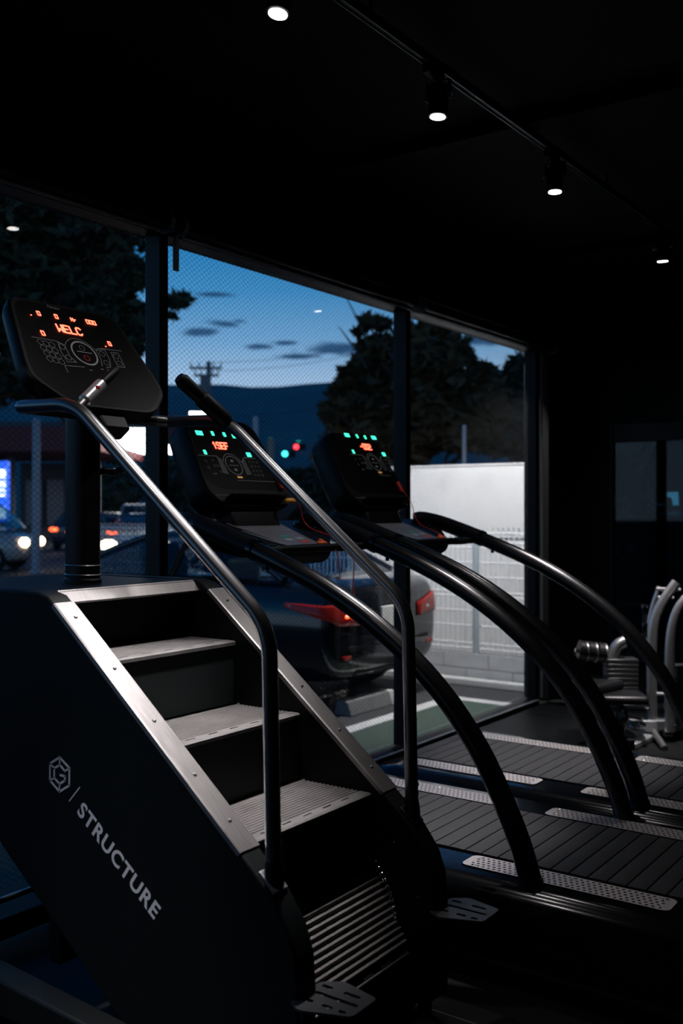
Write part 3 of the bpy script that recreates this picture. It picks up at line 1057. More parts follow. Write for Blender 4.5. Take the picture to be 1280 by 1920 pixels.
def treadmill(xc, label, leds, red, dial, txt, keyed):
    R = empty('treadmill', (xc, 1.6, 0), label, 'treadmill', 'slat belt treadmills facing the window')
    o = R.location
    ZD = .30
    # deck shell: side skirts, front and rear caps, all hollow under the belt
    prof = [(.462, .055), (.472, .15)] + [(.405 + .067 * math.cos(a), .222 + .070 * math.sin(a)) for a in [math.pi / 2 * i / 9 for i in range(10)]] + [(.262, .292), (.258, .27), (.258, .055)]
    for s in (-1, 1):
        rings = []
        for y, k, dz in ((.52, .90, -.10), (.60, .97, -.04), (.72, 1.0, 0), (2.36, 1.0, 0), (2.46, .99, -.012), (2.50, .97, -.06)):
            rings.append([(xc + s * (.258 + (x - .258) * k), y, max(.055, z + (dz if z > .2 else 0))) for x, z in prof])
        sk = MB().loft(rings).build('side_skirt', GLOSS, R, .0, 50)
        MB().box((xc + s * .4715, 1.5, .145), (.003, 1.6, .004)).build('seam', BLK, sk)
        MB().box((xc + s * .470, 1.5, .06), (.02, 1.7, .016)).build('kick_strip', BLK, sk)
    MB().box((xc, 2.455, .16), (.516, .07, .21)).build('front_cap', GLOSS, R, .012)
    MB().box((xc, .60, .15), (.516, .12, .19)).build('rear_cap', GLOSS, R, .012)
    MB().box((xc, 1.52, .20), (.512, 1.78, .14)).build('belt_bed', PLAS, R)
    for sx in (-.38, .38):
        for y in (.75, 2.35):
            MB().cyl((xc + sx, y, 0), (xc + sx, y, .058), .03, 14).build('foot', RUBD, R)
    # belt slats
    y = .70
    while y < 2.42:
        inst(SLATM, 'belt_slat', R, (0, y - o.y, ZD - .006))
        y += .0605
    # perforated plates with screws
    for s in (-1, 1):
        for me, yc, l in ((PLATE_R, 1.20, .66), (PLATE_F, 2.03, .62)):
            pl = inst(me, 'perforated_plate', R, (s * .318, yc - o.y, ZD - .0035))
            bk = MB().box((xc + s * .318, yc, ZD - .0070), (.094, l - .01, .003)).build('backing', PLAS, pl)
            bk.location = -pl.location
            for a in (-1, 1):
                for b in (-.9, -.06, .9):
                    inst(SCREWM, 'screw', pl, (a * .033, b * (l / 2 - .005) + a * .006, .001))
    # arched arms
    prof = [(2.66, 1.372), (2.58, 1.352), (2.34, 1.27), (2.07, 1.17), (1.83, 1.045), (1.61, .88), (1.455, .70), (1.36, .53), (1.30, .40), (1.265, .28)]
    for s in (-1, 1):
        pts = smoothpath([(xc + s * .40, a, b) for a, b in prof], 2)
        arm = MB().tube(pts, .0345, 20).build('arm', ARM, R, 0, 60)
        up = smoothpath([(xc + s * .36, 2.74, 1.375), (xc + s * .392, 2.70, 1.378), (xc + s * .40, 2.58, 1.352), (xc + s * .40, 2.36, 1.277)], 2)
        MB().tube(up, [.032] + [.0385] * (len(up) - 1), 18).build('arm_shell', PLAS, arm, 0, 60)
        MB().tube([(xc + s * .40, 2.372, 1.281), (xc + s * .40, 2.352, 1.274)], .0405, 18).build('arm_collar', GLOSS, arm)
        for yy in (2.30, 2.26):
            MB().cyl((xc + s * .40, yy, 1.22), (xc + s * .40, yy, 1.205), .008, 10).build('bolt', BLK, arm)
        MB().tube([(xc + s * .40, 1.268, .285), (xc + s * .40, 1.272, .315)], [.038, .0355], 18).build('arm_foot', BLK, arm)
    # tray between the arms
    ft = Face((xc, 2.43, 1.272), (1, 0, 0), (0, .30, .092))
    ol = roundpoly([(-.15, -.03), (.15, -.03), (.19, .02), (.30, .10), (.375, .20), (.375, .33), (-.375, .33), (-.375, .20), (-.30, .10), (-.19, .02)], .03, 4)
    tr = MB().loft([[ft(q.x * s, .15 + (q.y - .15) * s, c) for q in ol] for s, c in ((.90, -.065), (.98, -.045), (1.0, -.02), (1.0, 0), (.985, .008))])
    tray = tr.build('tray', PLAS, R, 0, 40)
    lab = roundpoly([(-.10, .012), (.105, .012), (.17, .30), (-.165, .30)], .01, 3)
    MB().prism([ft(q.x, q.y, .0078) for q in lab], ft.n * .001).build('instruction_panel', mat('panel_print_grey', (.13, .13, .15), .5, 0, .4), tray)
    fp = Face(ft.o + ft.n * .0088, ft.e, ft.u)
    pr = MB()
    rnd = random.Random(3)
    for row in (.20, .225):
        x = -.12
        while x < .12:
            l = rnd.uniform(.012, .035)
            fp.bar(pr, (x, row), (x + l, row), .004, .0003, .0004)
            x += l + .012
    pr.build('print_lines', GREYP, tray, smooth=0)
    for cname, c, a, b in (('green_mark', (.03, .25, .16), -.005, .115), ('white_mark', (.3, .33, .36), -.02, .075), ('white_mark', (.3, .33, .36), .06, .085), ('red_mark', (.6, .05, .03), .045, .045)):
        q = MB()
        fp.bar(q, (a - .016, b), (a + .016, b), .026, .0004, .0004)
        q.build(cname, mat('mark_' + cname, c, .5), tray, smooth=0)
    wells = MB()
    for s in (-1, 1):
        cx, cy = s * .275, .225
        rim = MB().tube([ft(cx + .055 * math.cos(a), cy + .05 * math.sin(a), .009) for a in [2 * math.pi * i / 24 for i in range(24)]], .006, 8, loop=True)
        cu = rim.build('cup_holder', GLOSS, tray)
        MB().prism([ft(cx + .052 * math.cos(a), cy + .047 * math.sin(a), -.042) for a in [2 * math.pi * i / 24 for i in range(24)]], ft.n * .003).build('cup_well', PLAS, cu)
        wells.prism([ft(cx + .052 * math.cos(a), cy + .047 * math.sin(a), -.039) for a in [2 * math.pi * i / 24 for i in range(24)]], ft.n * .06)
    cut(tray, wells, R, 40)
    MB().tube([ft(-.17, .20, .006), ft(-.155, .06, .012), ft(-.112, -.012, .012)], .0055, 8).build('edge_bead', FRAMEG, tray)
    # pulse bar
    pb = MB().cyl((xc - .40, 2.405, 1.268), (xc + .40, 2.405, 1.268), .0165, 14).build('pulse_bar', PLAS, R)
    for s in (-1, 1):
        MB().cyl((xc + s * .20, 2.405, 1.268), (xc + s * .31, 2.405, 1.268), .0185, 14).build('pulse_grip', RUBD, pb)
        MB().box((xc + s * .262, 2.402, 1.286), (.07, .016, .006)).build('pulse_contact', CHROME, pb, .002)
    # neck and console
    tl = math.radians(31)
    fc = Face((xc, 2.70, 1.47), (1, 0, 0), (0, math.sin(tl), math.cos(tl)))
    nk = MB().loft([[(xc + sx * w, yy + dy, z) for sx, dy in ((-1, 0), (1, 0), (1, .10), (-1, .10))] for z, yy, w in ((1.33, 2.665, .15), (1.42, 2.70, .145), (1.55, 2.79, .13))])
    nk.build('console_neck', PLAS, R, .01)
    ol = roundpoly([(-.20, -.035), (.215, -.035), (.262, .02), (.262, .10), (.215, .40), (-.215, .40), (-.262, .10), (-.262, .02)], [.05, .05, .05, .05, .075, .075, .05, .05], 5)
    cs = MB()
    def ringo(s, c):
        return [fc(q.x * s, .18 + (q.y - .18) * s, c) for q in ol]
    cs.loft([ringo(.84, -.15), ringo(.97, -.12), ringo(1.0, -.06), ringo(1.0, -.010), ringo(.97, 0)])
    con = cs.build('console', PLAS, R, 0, 40)
    MB().prism([fc(q.x * .92, .215 + (q.y - .18) * .80, .0) for q in ol], fc.n * .0006).build('screen', SCREEN, con, smooth=0)
    fc2 = Face(fc.o + fc.n * .0006, fc.e, fc.u)
    a, b = fc2.px(*red)
    led(fc2, con, LEDR, txt, a, b, .030, .0058, .28, 'red_letter')
    for (px, py), t in leds:
        a, b = fc2.px(px, py)
        led(fc2, con, LEDG, t, a, b, .016, .0046, .25, 'green_digit')
    a0, b0 = fc2.px(*dial)
    g, g2 = MB(), MB()
    fc2.ring(g2, a0, b0, .046, .0028, 32)
    fc2.bar(g2, (a0 - .028, b0), (a0 + .028, b0), .0022)
    fc2.bar(g2, (a0 - .006, b0 + .022), (a0 + .004, b0 + .022), .010)
    fc2.bar(g2, (a0 - .005, b0 - .022), (a0 + .005, b0 - .022), .010)
    arc = [(a0 + .058 * math.cos(t), b0 + .058 * math.sin(t)) for t in [math.pi * (1 - i / 12) * .9 + .15 for i in range(13)]]
    fc2.line(g2, [(a0 - .19, b0 + .042), (a0 - .085, b0 + .042), (a0 - .058, b0 + .018)] + arc[1:12] + [(a0 + .062, b0 + .018), (a0 + .085, b0 + .042), (a0 + .17, b0 + .042)], .002)
    for s in (-1, 1):
        q = MB()
        poly = [(a0 + s * .060, b0 + .022), (a0 + s * .084, b0 + .034), (a0 + s * .088, b0 - .04), (a0 + s * .058, b0 - .044)]
        q.prism([fc2(x, y, .0004) for x, y in poly], fc2.n * .0006)
        q.build('speed_key', mat('key_blue_grey', (.03, .036, .045), .4), con, smooth=0)
        fc2.line(g, poly, .0018, True)
    for i in range(4):
        for j in range(3):
            fc2.ring(g, a0 + .112 + j * .024, b0 + .022 - i * .022, .006, .0018, 8)
    for b in (.02, -.012):
        fc2.bar(g, (a0 - .165, b0 + b), (a0 - .158, b0 + b - .01), .004)
    for x, y in ((-.118, .02), (-.122, -.006), (-.105, -.006), (-.088, -.006), (-.10, -.034)):
        fc2.ring(g, a0 + x, b0 + y, .005, .0018, 8)
    fc2.bar(g, (a0 - .15, b0 - .046), (a0 - .13, b0 - .046), .004)
    fc2.bar(g, (-.23, .012), (.20, .012), .002)
    fc2.bar(g, (a0 - .02, b0 - .075), (.19, b0 - .075), .0025)
    g.build('keypad_print', DIMP, con, smooth=0)['kind'] = 'stuff'
    g2.build('dial_print', GREYP, con, smooth=0)
    q = MB()
    fc2.bar(q, (a0 - .008, b0 - .058), (a0 + .018, b0 - .058), .0075)
    q.build('amber_lamp', LEDY, con, smooth=0)
    # paper shelf under the screen
    MB().box(fc(.0, -.005, .022), (.36, .045, .010), Matrix((fc.e, fc.n, fc.u)).transposed()).build('shelf', PLAS, con, .004)
    # safety clip on the right edge of the console
    M = Matrix((fc.e, fc.u, fc.n)).transposed()
    MB().box(fc(.205, .075, .010), (.024, .062, .016), M).build('safety_clip', REDP, con, .003, label='red safety clip')
    # stop key on the tray with its cord
    ky = MB().box(ft(.10, -.002, .016), (.050, .022, .014), Matrix((ft.e, ft.u, ft.n)).transposed()).build('stop_key', ORGP, R, .004, label='orange stop key')
    MB().box(ft(.115, .016, .020), (.012, .022, .012), Matrix((ft.e, ft.u, ft.n)).transposed()).build('key_tab', ORGP, ky, .003)
    if keyed:
        MB().sphere(fc(.19, -.028, .030), .024, 12, (1.35, .8, .55)).build('cord_end', YELP, con, label='amber cord end hanging under the clip')
        p0 = fc(.20, .045, .02)
        cord = smoothpath([p0, fc(.205, -.02, .045), fc(.215, -.06, .05), (xc + .235, 2.62, 1.352), (xc + .245, 2.50, 1.315), (xc + .235, 2.40, 1.30), (xc + .225, 2.355, 1.245), (xc + .225, 2.35, 1.17), (xc + .215, 2.352, 1.10), (xc + .217, 2.35, 1.06)], 3)
        MB().tube(cord, .0022, 8).build('safety_cord', REDP, con, label='thin red safety cord')
        cord = smoothpath([ft(.125, .0, .018), (xc + .150, 2.38, 1.25), (xc + .155, 2.375, 1.19), (xc + .158, 2.375, 1.13)], 3)
        MB().tube(cord, .0018, 8).build('safety_cord', REDP, ky)
    else:
        cord = smoothpath([fc(.20, .045, .02), fc(.215, -.02, .03), (xc + .19, 2.62, 1.352), (xc + .17, 2.52, 1.325), (xc + .13, 2.44, 1.30)], 3)
        MB().tube(cord, .0018, 8).build('safety_cord', REDP, con)
    return R


treadmill(3.17, 'black slat treadmill beside the stair climber, red cord hanging from its console',
          (((373, 812), '000'), ((398, 813), '0'), ((420, 815), '0'), ((439, 818), '00'), ((384, 848), '0'), ((466, 853), '00')),
          (413, 836), (438, 873), '1SEF', True)
treadmill(4.15, 'black slat treadmill behind the one with the hanging red cord',
          (((650, 816), '000'), ((669, 818), '0'), ((684, 820), '0'), ((700, 821), '000'), ((662, 847), '0'), ((719, 852), '00')),
          (685, 838), (702, 868), '-002', False)


# ------------------------------------------------------------------ strength machine by the partition, next room
def strength_machine():
    D = 6.2
    base = at(1225, 1385, D=D)
    R = empty('strength_machine', (base.x, base.y, 0), 'weight machine with silver curved bars standing by the glazed partition', 'weight machine')

    def A(x, y, d=D):
        return at(x, y, D=d)
    MSIL = mat('machine_silver', (.5, .49, .49), .34, .9, .5, vary=.1)
    rub, pad = RUBD, mat('black_leather_pad', (.008, .008, .009), .38, 0, .4)
    for pts, d, r in ((((1268, 1092), (1240, 1130), (1226, 1165), (1221, 1215), (1221, 1290), (1223, 1372)), 6.2, .030),
                      (((1300, 1108), (1272, 1138), (1259, 1178), (1255, 1230), (1255, 1290), (1256, 1372)), 6.1, .030),
                      (((1236, 1100), (1222, 1140), (1214, 1180), (1212, 1240)), 6.45, .022)):
        MB().tube(smoothpath([A(x, y, d) for x, y in pts], 2), r * 1.12, 12, flat=.62).build('curved_bar', MSIL, R, 0, 60)
    for a, b, d in (((1230, 1104), (1275, 1106), 6.35), ((1232, 1120), (1262, 1121), 6.35), ((1216, 1300), (1290, 1304), 6.2)):
        MB().cyl(A(*a, d), A(*b, d), .012, 12).build('cross_tube', SILVER, R)
    h = MB().tube([A(1208, 1138, 6.1), A(1208, 1196, 6.1)], .016, 12).build('handle', rub, R)
    for y in (1137, 1171):
        MB().cyl(A(1208, y - 3, 6.1), A(1208, y + 3, 6.1), .019, 12).build('handle_ring', CHROME, h)
    # weight stacks
    for x0, x1, y0, n, d in ((1134, 1192, 1236, 7, 6.3), (1263, 1330, 1248, 9, 6.2)):
        for i in range(n):
            a, b = A(x0, y0 + i * 8.5, d), A(x1, y0 + i * 8.5 + 3, d)
            c = (a + b) / 2
            e = (b - a)
            M = Matrix.Rotation(math.atan2(e.y, e.x), 3, 'Z')
            MB().box(c, (math.hypot(e.x, e.y), .12, .0245), M).build('weight_plate', mat('weight_plate_black', (.03, .03, .032), .35, .3, .5), R, .004)
        g0, g1 = A((x0 + x1) / 2, y0 - 40, d), A((x0 + x1) / 2, 1378, d)
        MB().cyl(g0, g1, .011, 10).build('guide_rod', CHROME, R)
    # roller pads and silver guard
    for i, x in enumerate((1084, 1101, 1119)):
        MB().cyl(A(x, 1218 + i * 2, 6.3), A(x + 15, 1221 + i * 2, 6.3), .062, 18).build('roller_pad', pad, R)
        MB().cyl(A(x + 14, 1221 + i * 2, 6.3), A(x + 16, 1221 + i * 2, 6.3), .064, 18).build('roller_ring', STRIP, R)
    MB().cyl(A(1078, 1219, 6.3), A(1150, 1230, 6.3), .014, 10).build('roller_axle', CHROME, R)
    gp = [A(1146, 1240, 6.3), A(1150, 1222, 6.3), A(1158, 1208, 6.3), A(1170, 1203, 6.3)]
    MB().tube(smoothpath(gp, 2), .045, 10, flat=.8).build('guard', MSIL, R, 0, 60)
    # seat
    c = A(1163, 1308, 6.1)
    MB().box(c, (.26, .30, .06), Matrix.Rotation(.5, 3, 'Z')).build('seat_pad', pad, R, .025, seg=3)
    MB().cyl((c.x, c.y, .06), (c.x, c.y, c.z), .028, 12).build('seat_post', BLK, R)
    c = A(1110, 1285, 6.2)
    MB().box(c, (.34, .26, .06), Matrix.Rotation(-.2, 3, 'Z')).build('bench_pad', pad, R, .025, seg=3)
    MB().cyl((c.x, c.y, 0), (c.x, c.y, c.z), .03, 12).build('bench_post', BLK, R)
    c = A(1168, 1345, 6.0)
    MB().sphere(c, .055, 14, (.6, .6, 1)).build('knee_pad', pad, R)
    MB().cyl(c, A(1200, 1350, 6.15), .012, 10).build('pad_axle', CHROME, R)
    # base
    def bar(a, b, w, hgt, name, m):
        a, b = Vector(a), Vector(b)
        e = b - a
        M = Matrix.Rotation(math.atan2(e.y, e.x), 3, 'Z')
        return MB().box((a + b) / 2, (Vector((e.x, e.y, 0)).length, w, hgt), M).build(name, m, R, .006)
    p0, p1 = A(1180, 1368), A(1270, 1374)
    bar((p0.x, p0.y, .09), (p1.x, p1.y, .09), .09, .06, 'base_beam', FRAMEG)
    q0, q1 = at(1182, 1399, Z=.02), at(1243, 1368, Z=.02)
    bar((q0.x, q0.y, .02), (q1.x, q1.y, .02), .07, .036, 'floor_bar', SILVER)
    u0, u1 = A(1221, 1366), at(1246, 1404, Z=.01)
    MB().cyl(u0, u1, .02, 12).build('strut', STRIP, R)
    for x in (1217, 1255):
        MB().cyl(A(x, 1350), A(x, 1368), .055, 16, .06).build('bar_foot', SILVER, R)
        MB().sphere(A(x - 6, 1322), .028, 10).build('knob', CHROME, R)
    for (x, y) in ((1183, 1362), (1266, 1357), (1200, 1358), (1208, 1360)):
        MB().sphere(A(x, y, 6.05), .010, 8).build('bolt', CHROME, R)
    for p in (q0, q1, p1):
        MB().cyl((p.x, p.y, 0), (p.x, p.y, .06), .025, 10).build('foot', RUBD, R)


strength_machine()


def next_room():
    # low bench wall across the far side
    b = empty('low_bench', (10.25, 2.45, 0), 'low grey bench along the far side of the next room', 'bench')
    MB().box((10.25, 2.45, .44), (.5, .9, .05)).build('seat_board', mat('bench_grey', (.12, .13, .135), .5), b, .006)
    MB().box((10.30, 2.45, .21), (.38, .85, .42)).build('bench_front', mat('bench_front_dark', (.05, .052, .054), .6), b, .004)
    # dumbbell rack with two dumbbells
    X = 7.95
    p = at(1160, 960, X=X)
    r = empty('dumbbell_rack', (X, p.y, 0), 'black dumbbell rack behind the dark glass partition', 'rack')
    for dy in (-.55, .08):
        MB().box((X + .12, p.y + dy, .75), (.06, .05, 1.5)).build('upright', BLK, r, .004)
        MB().box((X, p.y + dy, .03), (.50, .06, .06)).build('foot_bar', BLK, r, .004)
    for z in (.62, 1.02, p.z - .03):
        MB().box((X, p.y - .235, z), (.28, .64, .03), Matrix.Rotation(-.12, 3, 'Y')).build('shelf', BLK, r, .004)

    def dumbbell(cy, cz, s, lab):
        d = empty('dumbbell', (X - .02, cy, cz), lab, 'dumbbell', 'dumbbells on the rack')
        MB().cyl((X - .02, cy - .09 * s, cz), (X - .02, cy + .09 * s, cz), .018 * s, 12).build('handle', CHROME, d)
        for sg in (-1, 1):
            MB().cyl((X - .02, cy + sg * .055 * s, cz), (X - .02, cy + sg * .095 * s, cz), .06 * s, 12).build('head', mat('dumbbell_grey', (.25, .25, .26), .4, .4), d, .006)
    dumbbell(p.y, p.z + .058, 1.0, 'grey dumbbell on the upper shelf of the rack, next to the wall')
    dumbbell(p.y - .33, p.z + .058, 1.0, 'grey dumbbell on the upper shelf of the rack, away from the wall')
    dumbbell(p.y - .05, 1.095, .95, 'grey dumbbell on the middle shelf of the rack, next to the wall')
    # cable column
    q = Vector((8.75, 2.84, at(1223, 900, X=8.75).z))
    c = empty('cable_machine', (8.75, q.y, 0), 'tall black cable machine with chrome handle behind the dark glass', 'cable machine')
    MB().box((8.75, q.y, 1.0), (.10, .14, 2.0)).build('column', BLK, c, .006)
    MB().box((8.75, q.y, .04), (.36, .2, .08)).build('base', BLK, c, .01)
    MB().tube(smoothpath([(8.73, q.y, 1.98), (8.6, q.y, 2.02), (8.5, q.y, 1.9)], 2), .03, 12).build('arm', BLK, c)
    MB().cyl((8.5, q.y - .02, 1.88), (8.5, q.y + .02, 1.88), .05, 18).build('pulley', CHROME, c)
    MB().cyl((8.5, q.y, 1.86), (8.5, q.y, q.z + .1), .004, 6).build('cable', BLK, c)
    MB().tube([(8.5, q.y + .02, q.z + .10), (8.5, q.y - .01, q.z - .02), (8.5, q.y - .03, q.z - .10)], [.02, .028, .02], 12).build('handle', SILVER, c)
    for k, (px, py) in enumerate(((1180, 853), (1171, 856), (1180, 872), (1204, 902))):
        a = at(px, py, X=8.5)
        MB().cyl(a - Vector((0, .015, 0)), a + Vector((0, .015, 0)), .02, 14).build('pulley', CHROME, c)
        MB().cyl(a, (8.72, q.y, a.z + .02), .01, 8).build('pulley_arm', BLK, c)
    # glowing blue screen
    s = Vector((8.3, 2.55, at(1262, 935, X=8.3).z))
    sc = empty('floor_screen', (8.3, s.y, 0), 'small glowing blue screen on a stand behind the dark glass', 'screen')
    e = Matrix.Rotation(math.radians(-10), 3, 'Y')
    MB().box((8.32, s.y - .01, s.z), (.04, .11, .14), e).build('case', BLK, sc, .01)
    MB().box((8.297, s.y - .01, s.z), (.004, .09, .11), e).build('display', mat('blue_screen', (.02, .2, .3), .4, emit=(.12, .5, .8), estr=.5), sc, smooth=0)
    MB().cyl((8.36, s.y - .01, .03), (8.36, s.y - .01, s.z), .03, 12).build('stand', BLK, sc)
    MB().cyl((8.36, s.y - .01, 0), (8.36, s.y - .01, .035), .13, 20).build('stand_base', BLK, sc)


next_room()


# ------------------------------------------------------------------ outdoors
ZG = -.10


def grounds():
    struct(MB().box((120, 140, ZG - .05), (500, 500, .10)), 'ground_asphalt', ASPH)
    struct(MB().box((2.0, 3.57, ZG + .004), (10.0, .60, .008)), 'ground_green_strip', GREEN)
    struct(MB().box((1.97, 3.93, ZG + .006), (10.06, .12, .012)), 'trim_20', WHITEL)
    struct(MB().box((7.06, 3.61, ZG + .0065), (.12, .76, .013)), 'trim_21', WHITEL)
    struct(MB().box((7.70, 6.2, ZG + .03), (.10, 5.8, .06)), 'trim_22', WHITEL, .01)
    # hills
    mb = MB()
    rings = []
    for j, (dist, hf) in enumerate(((170, 0), (210, .35), (270, .75), (330, 1.0), (400, .8), (470, 0))):
        row = []
        for i in range(97):
            az = math.radians(-25 + 150 * i / 96)
            base = .139 * 330
            n = noise.noise(Vector((i * .13, 3.1, 0))) * 6 + noise.noise(Vector((i * .45, 8.2, 0))) * 2.2 + noise.noise(Vector((i * 1.3, 1.2, j))) * 1.0
            h = (base + n - (az - .6) * 7) * hf
            row.append((dist * math.cos(az), dist * math.sin(az), ZG - .3 + max(0, h)))
        rings.append(row)
    mb.loft(rings, cap=False, closed=False)
    struct(mb, 'hills', mat('hazed_hill', (.07, .17, .185), .95, 0, .1, vary=.3, vscale=.05), smooth=60)  # distance haze mixed into the forest colour as a brighter blue


grounds()


def fence():
    X, ya, yb = 7.87, 3.30, 9.1
    # block wall
    bw = empty('block_wall', (X, 6.2, ZG), 'low wall of pale concrete blocks under the white fence', 'wall')
    cache = {}
    for c in range(2):
        y = ya - (.22 if c else 0)
        while y < yb:
            a, b = max(ya, y), min(yb, y + .45)
            if b - a > .05:
                k = round(b - a, 3)
                if k not in cache:
                    m = MB().box((0, 0, 0), (.14, k - .010, .122)).mesh('concrete_block', 0)
                    m.materials.append(CONC)
                    cache[k] = m
                inst(cache[k], 'concrete_block', bw, (0, (a + b) / 2 - 6.2, .066 + c * .130))
            y += .45
    MB().box((X, (ya + yb) / 2, ZG + .13), (.125, yb - ya - .02, .255)).build('mortar', mat('mortar', (.2, .2, .2), .9), bw)
    fr = empty('mesh_fence', (X, 6.2, .16), 'white welded wire mesh fence on a block wall', 'fence')
    mb = MB()
    z0, z1 = .17, 1.27
    y = ya + .02
    while y < yb:
        mb.tube([(X, y, z0), (X, y, z1 - .03), (X - .015, y, z1)], .0058, 4, cap=False)
        y += .05
    for z in (.20, .245, .40, .53, .66, .70, .83, .96, 1.09, 1.135, 1.22):
        mb.tube([(X - .004, ya, z), (X - .004, yb, z)], .0058, 4, cap=False)
    g = mb.build('wire_grid', FENCEW, fr, smooth=0)
    g['kind'] = 'stuff'
    for y in (4.12, 6.12, 8.12, 9.08):
        p = MB().cyl((X - .035, y, .155), (X - .035, y, 1.22), .027, 14).build('post', FPOST, fr)
        MB().sphere((X - .035, y, 1.22), .028, 10).build('cap', FPOST, p)
        for z in (.4, .8, 1.15):
            MB().box((X - .02, y, z), (.05, .07, .025)).build('clamp', FPOST, p, .004)
    # white panel wall behind the fence
    XW = 8.62
    pw = empty('panel_wall', (XW, 4.3, ZG), 'tall white panelled wall behind the mesh fence', 'wall')
    vent = MB()
    for i in range(6):
        vent.box((-.001, 0, i * .028), (.005, .16, .010))
    vm = vent.mesh('vent', 0)
    vm.materials.append(WHITEP)
    yy = 3.25
    k = 0
    while yy < 5.6:
        w = .47
        p = MB().box((XW + .07, yy + w / 2, (1.16 + ZG) / 2), (.10, w - .004, 1.16 - ZG)).build('lower_panel', WHITEP, pw, .003)
        q = MB().box((XW + .05, yy + w / 2, 1.505), (.10, w - .0005, .69)).build('panel', WHITEP, pw, .0008)
        inst(vm, 'vent', pw, (0, yy + w * .5 - 4.3, 1.64 - ZG))
        yy += w
        k += 1
    MB().box((XW + .05, 4.43, 1.86), (.12, 2.38, .02)).build('coping', WHITEP, pw, .004)


fence()


# cars ------------------------------------------------------------------
CPAINT = {}


def rrect(y0, y1, hw, z, r, n=4):
    return [Vector((q.x, q.y, z)) for q in roundpoly([(-hw, y0), (hw, y0), (hw, y1), (-hw, y1)], r, n)]


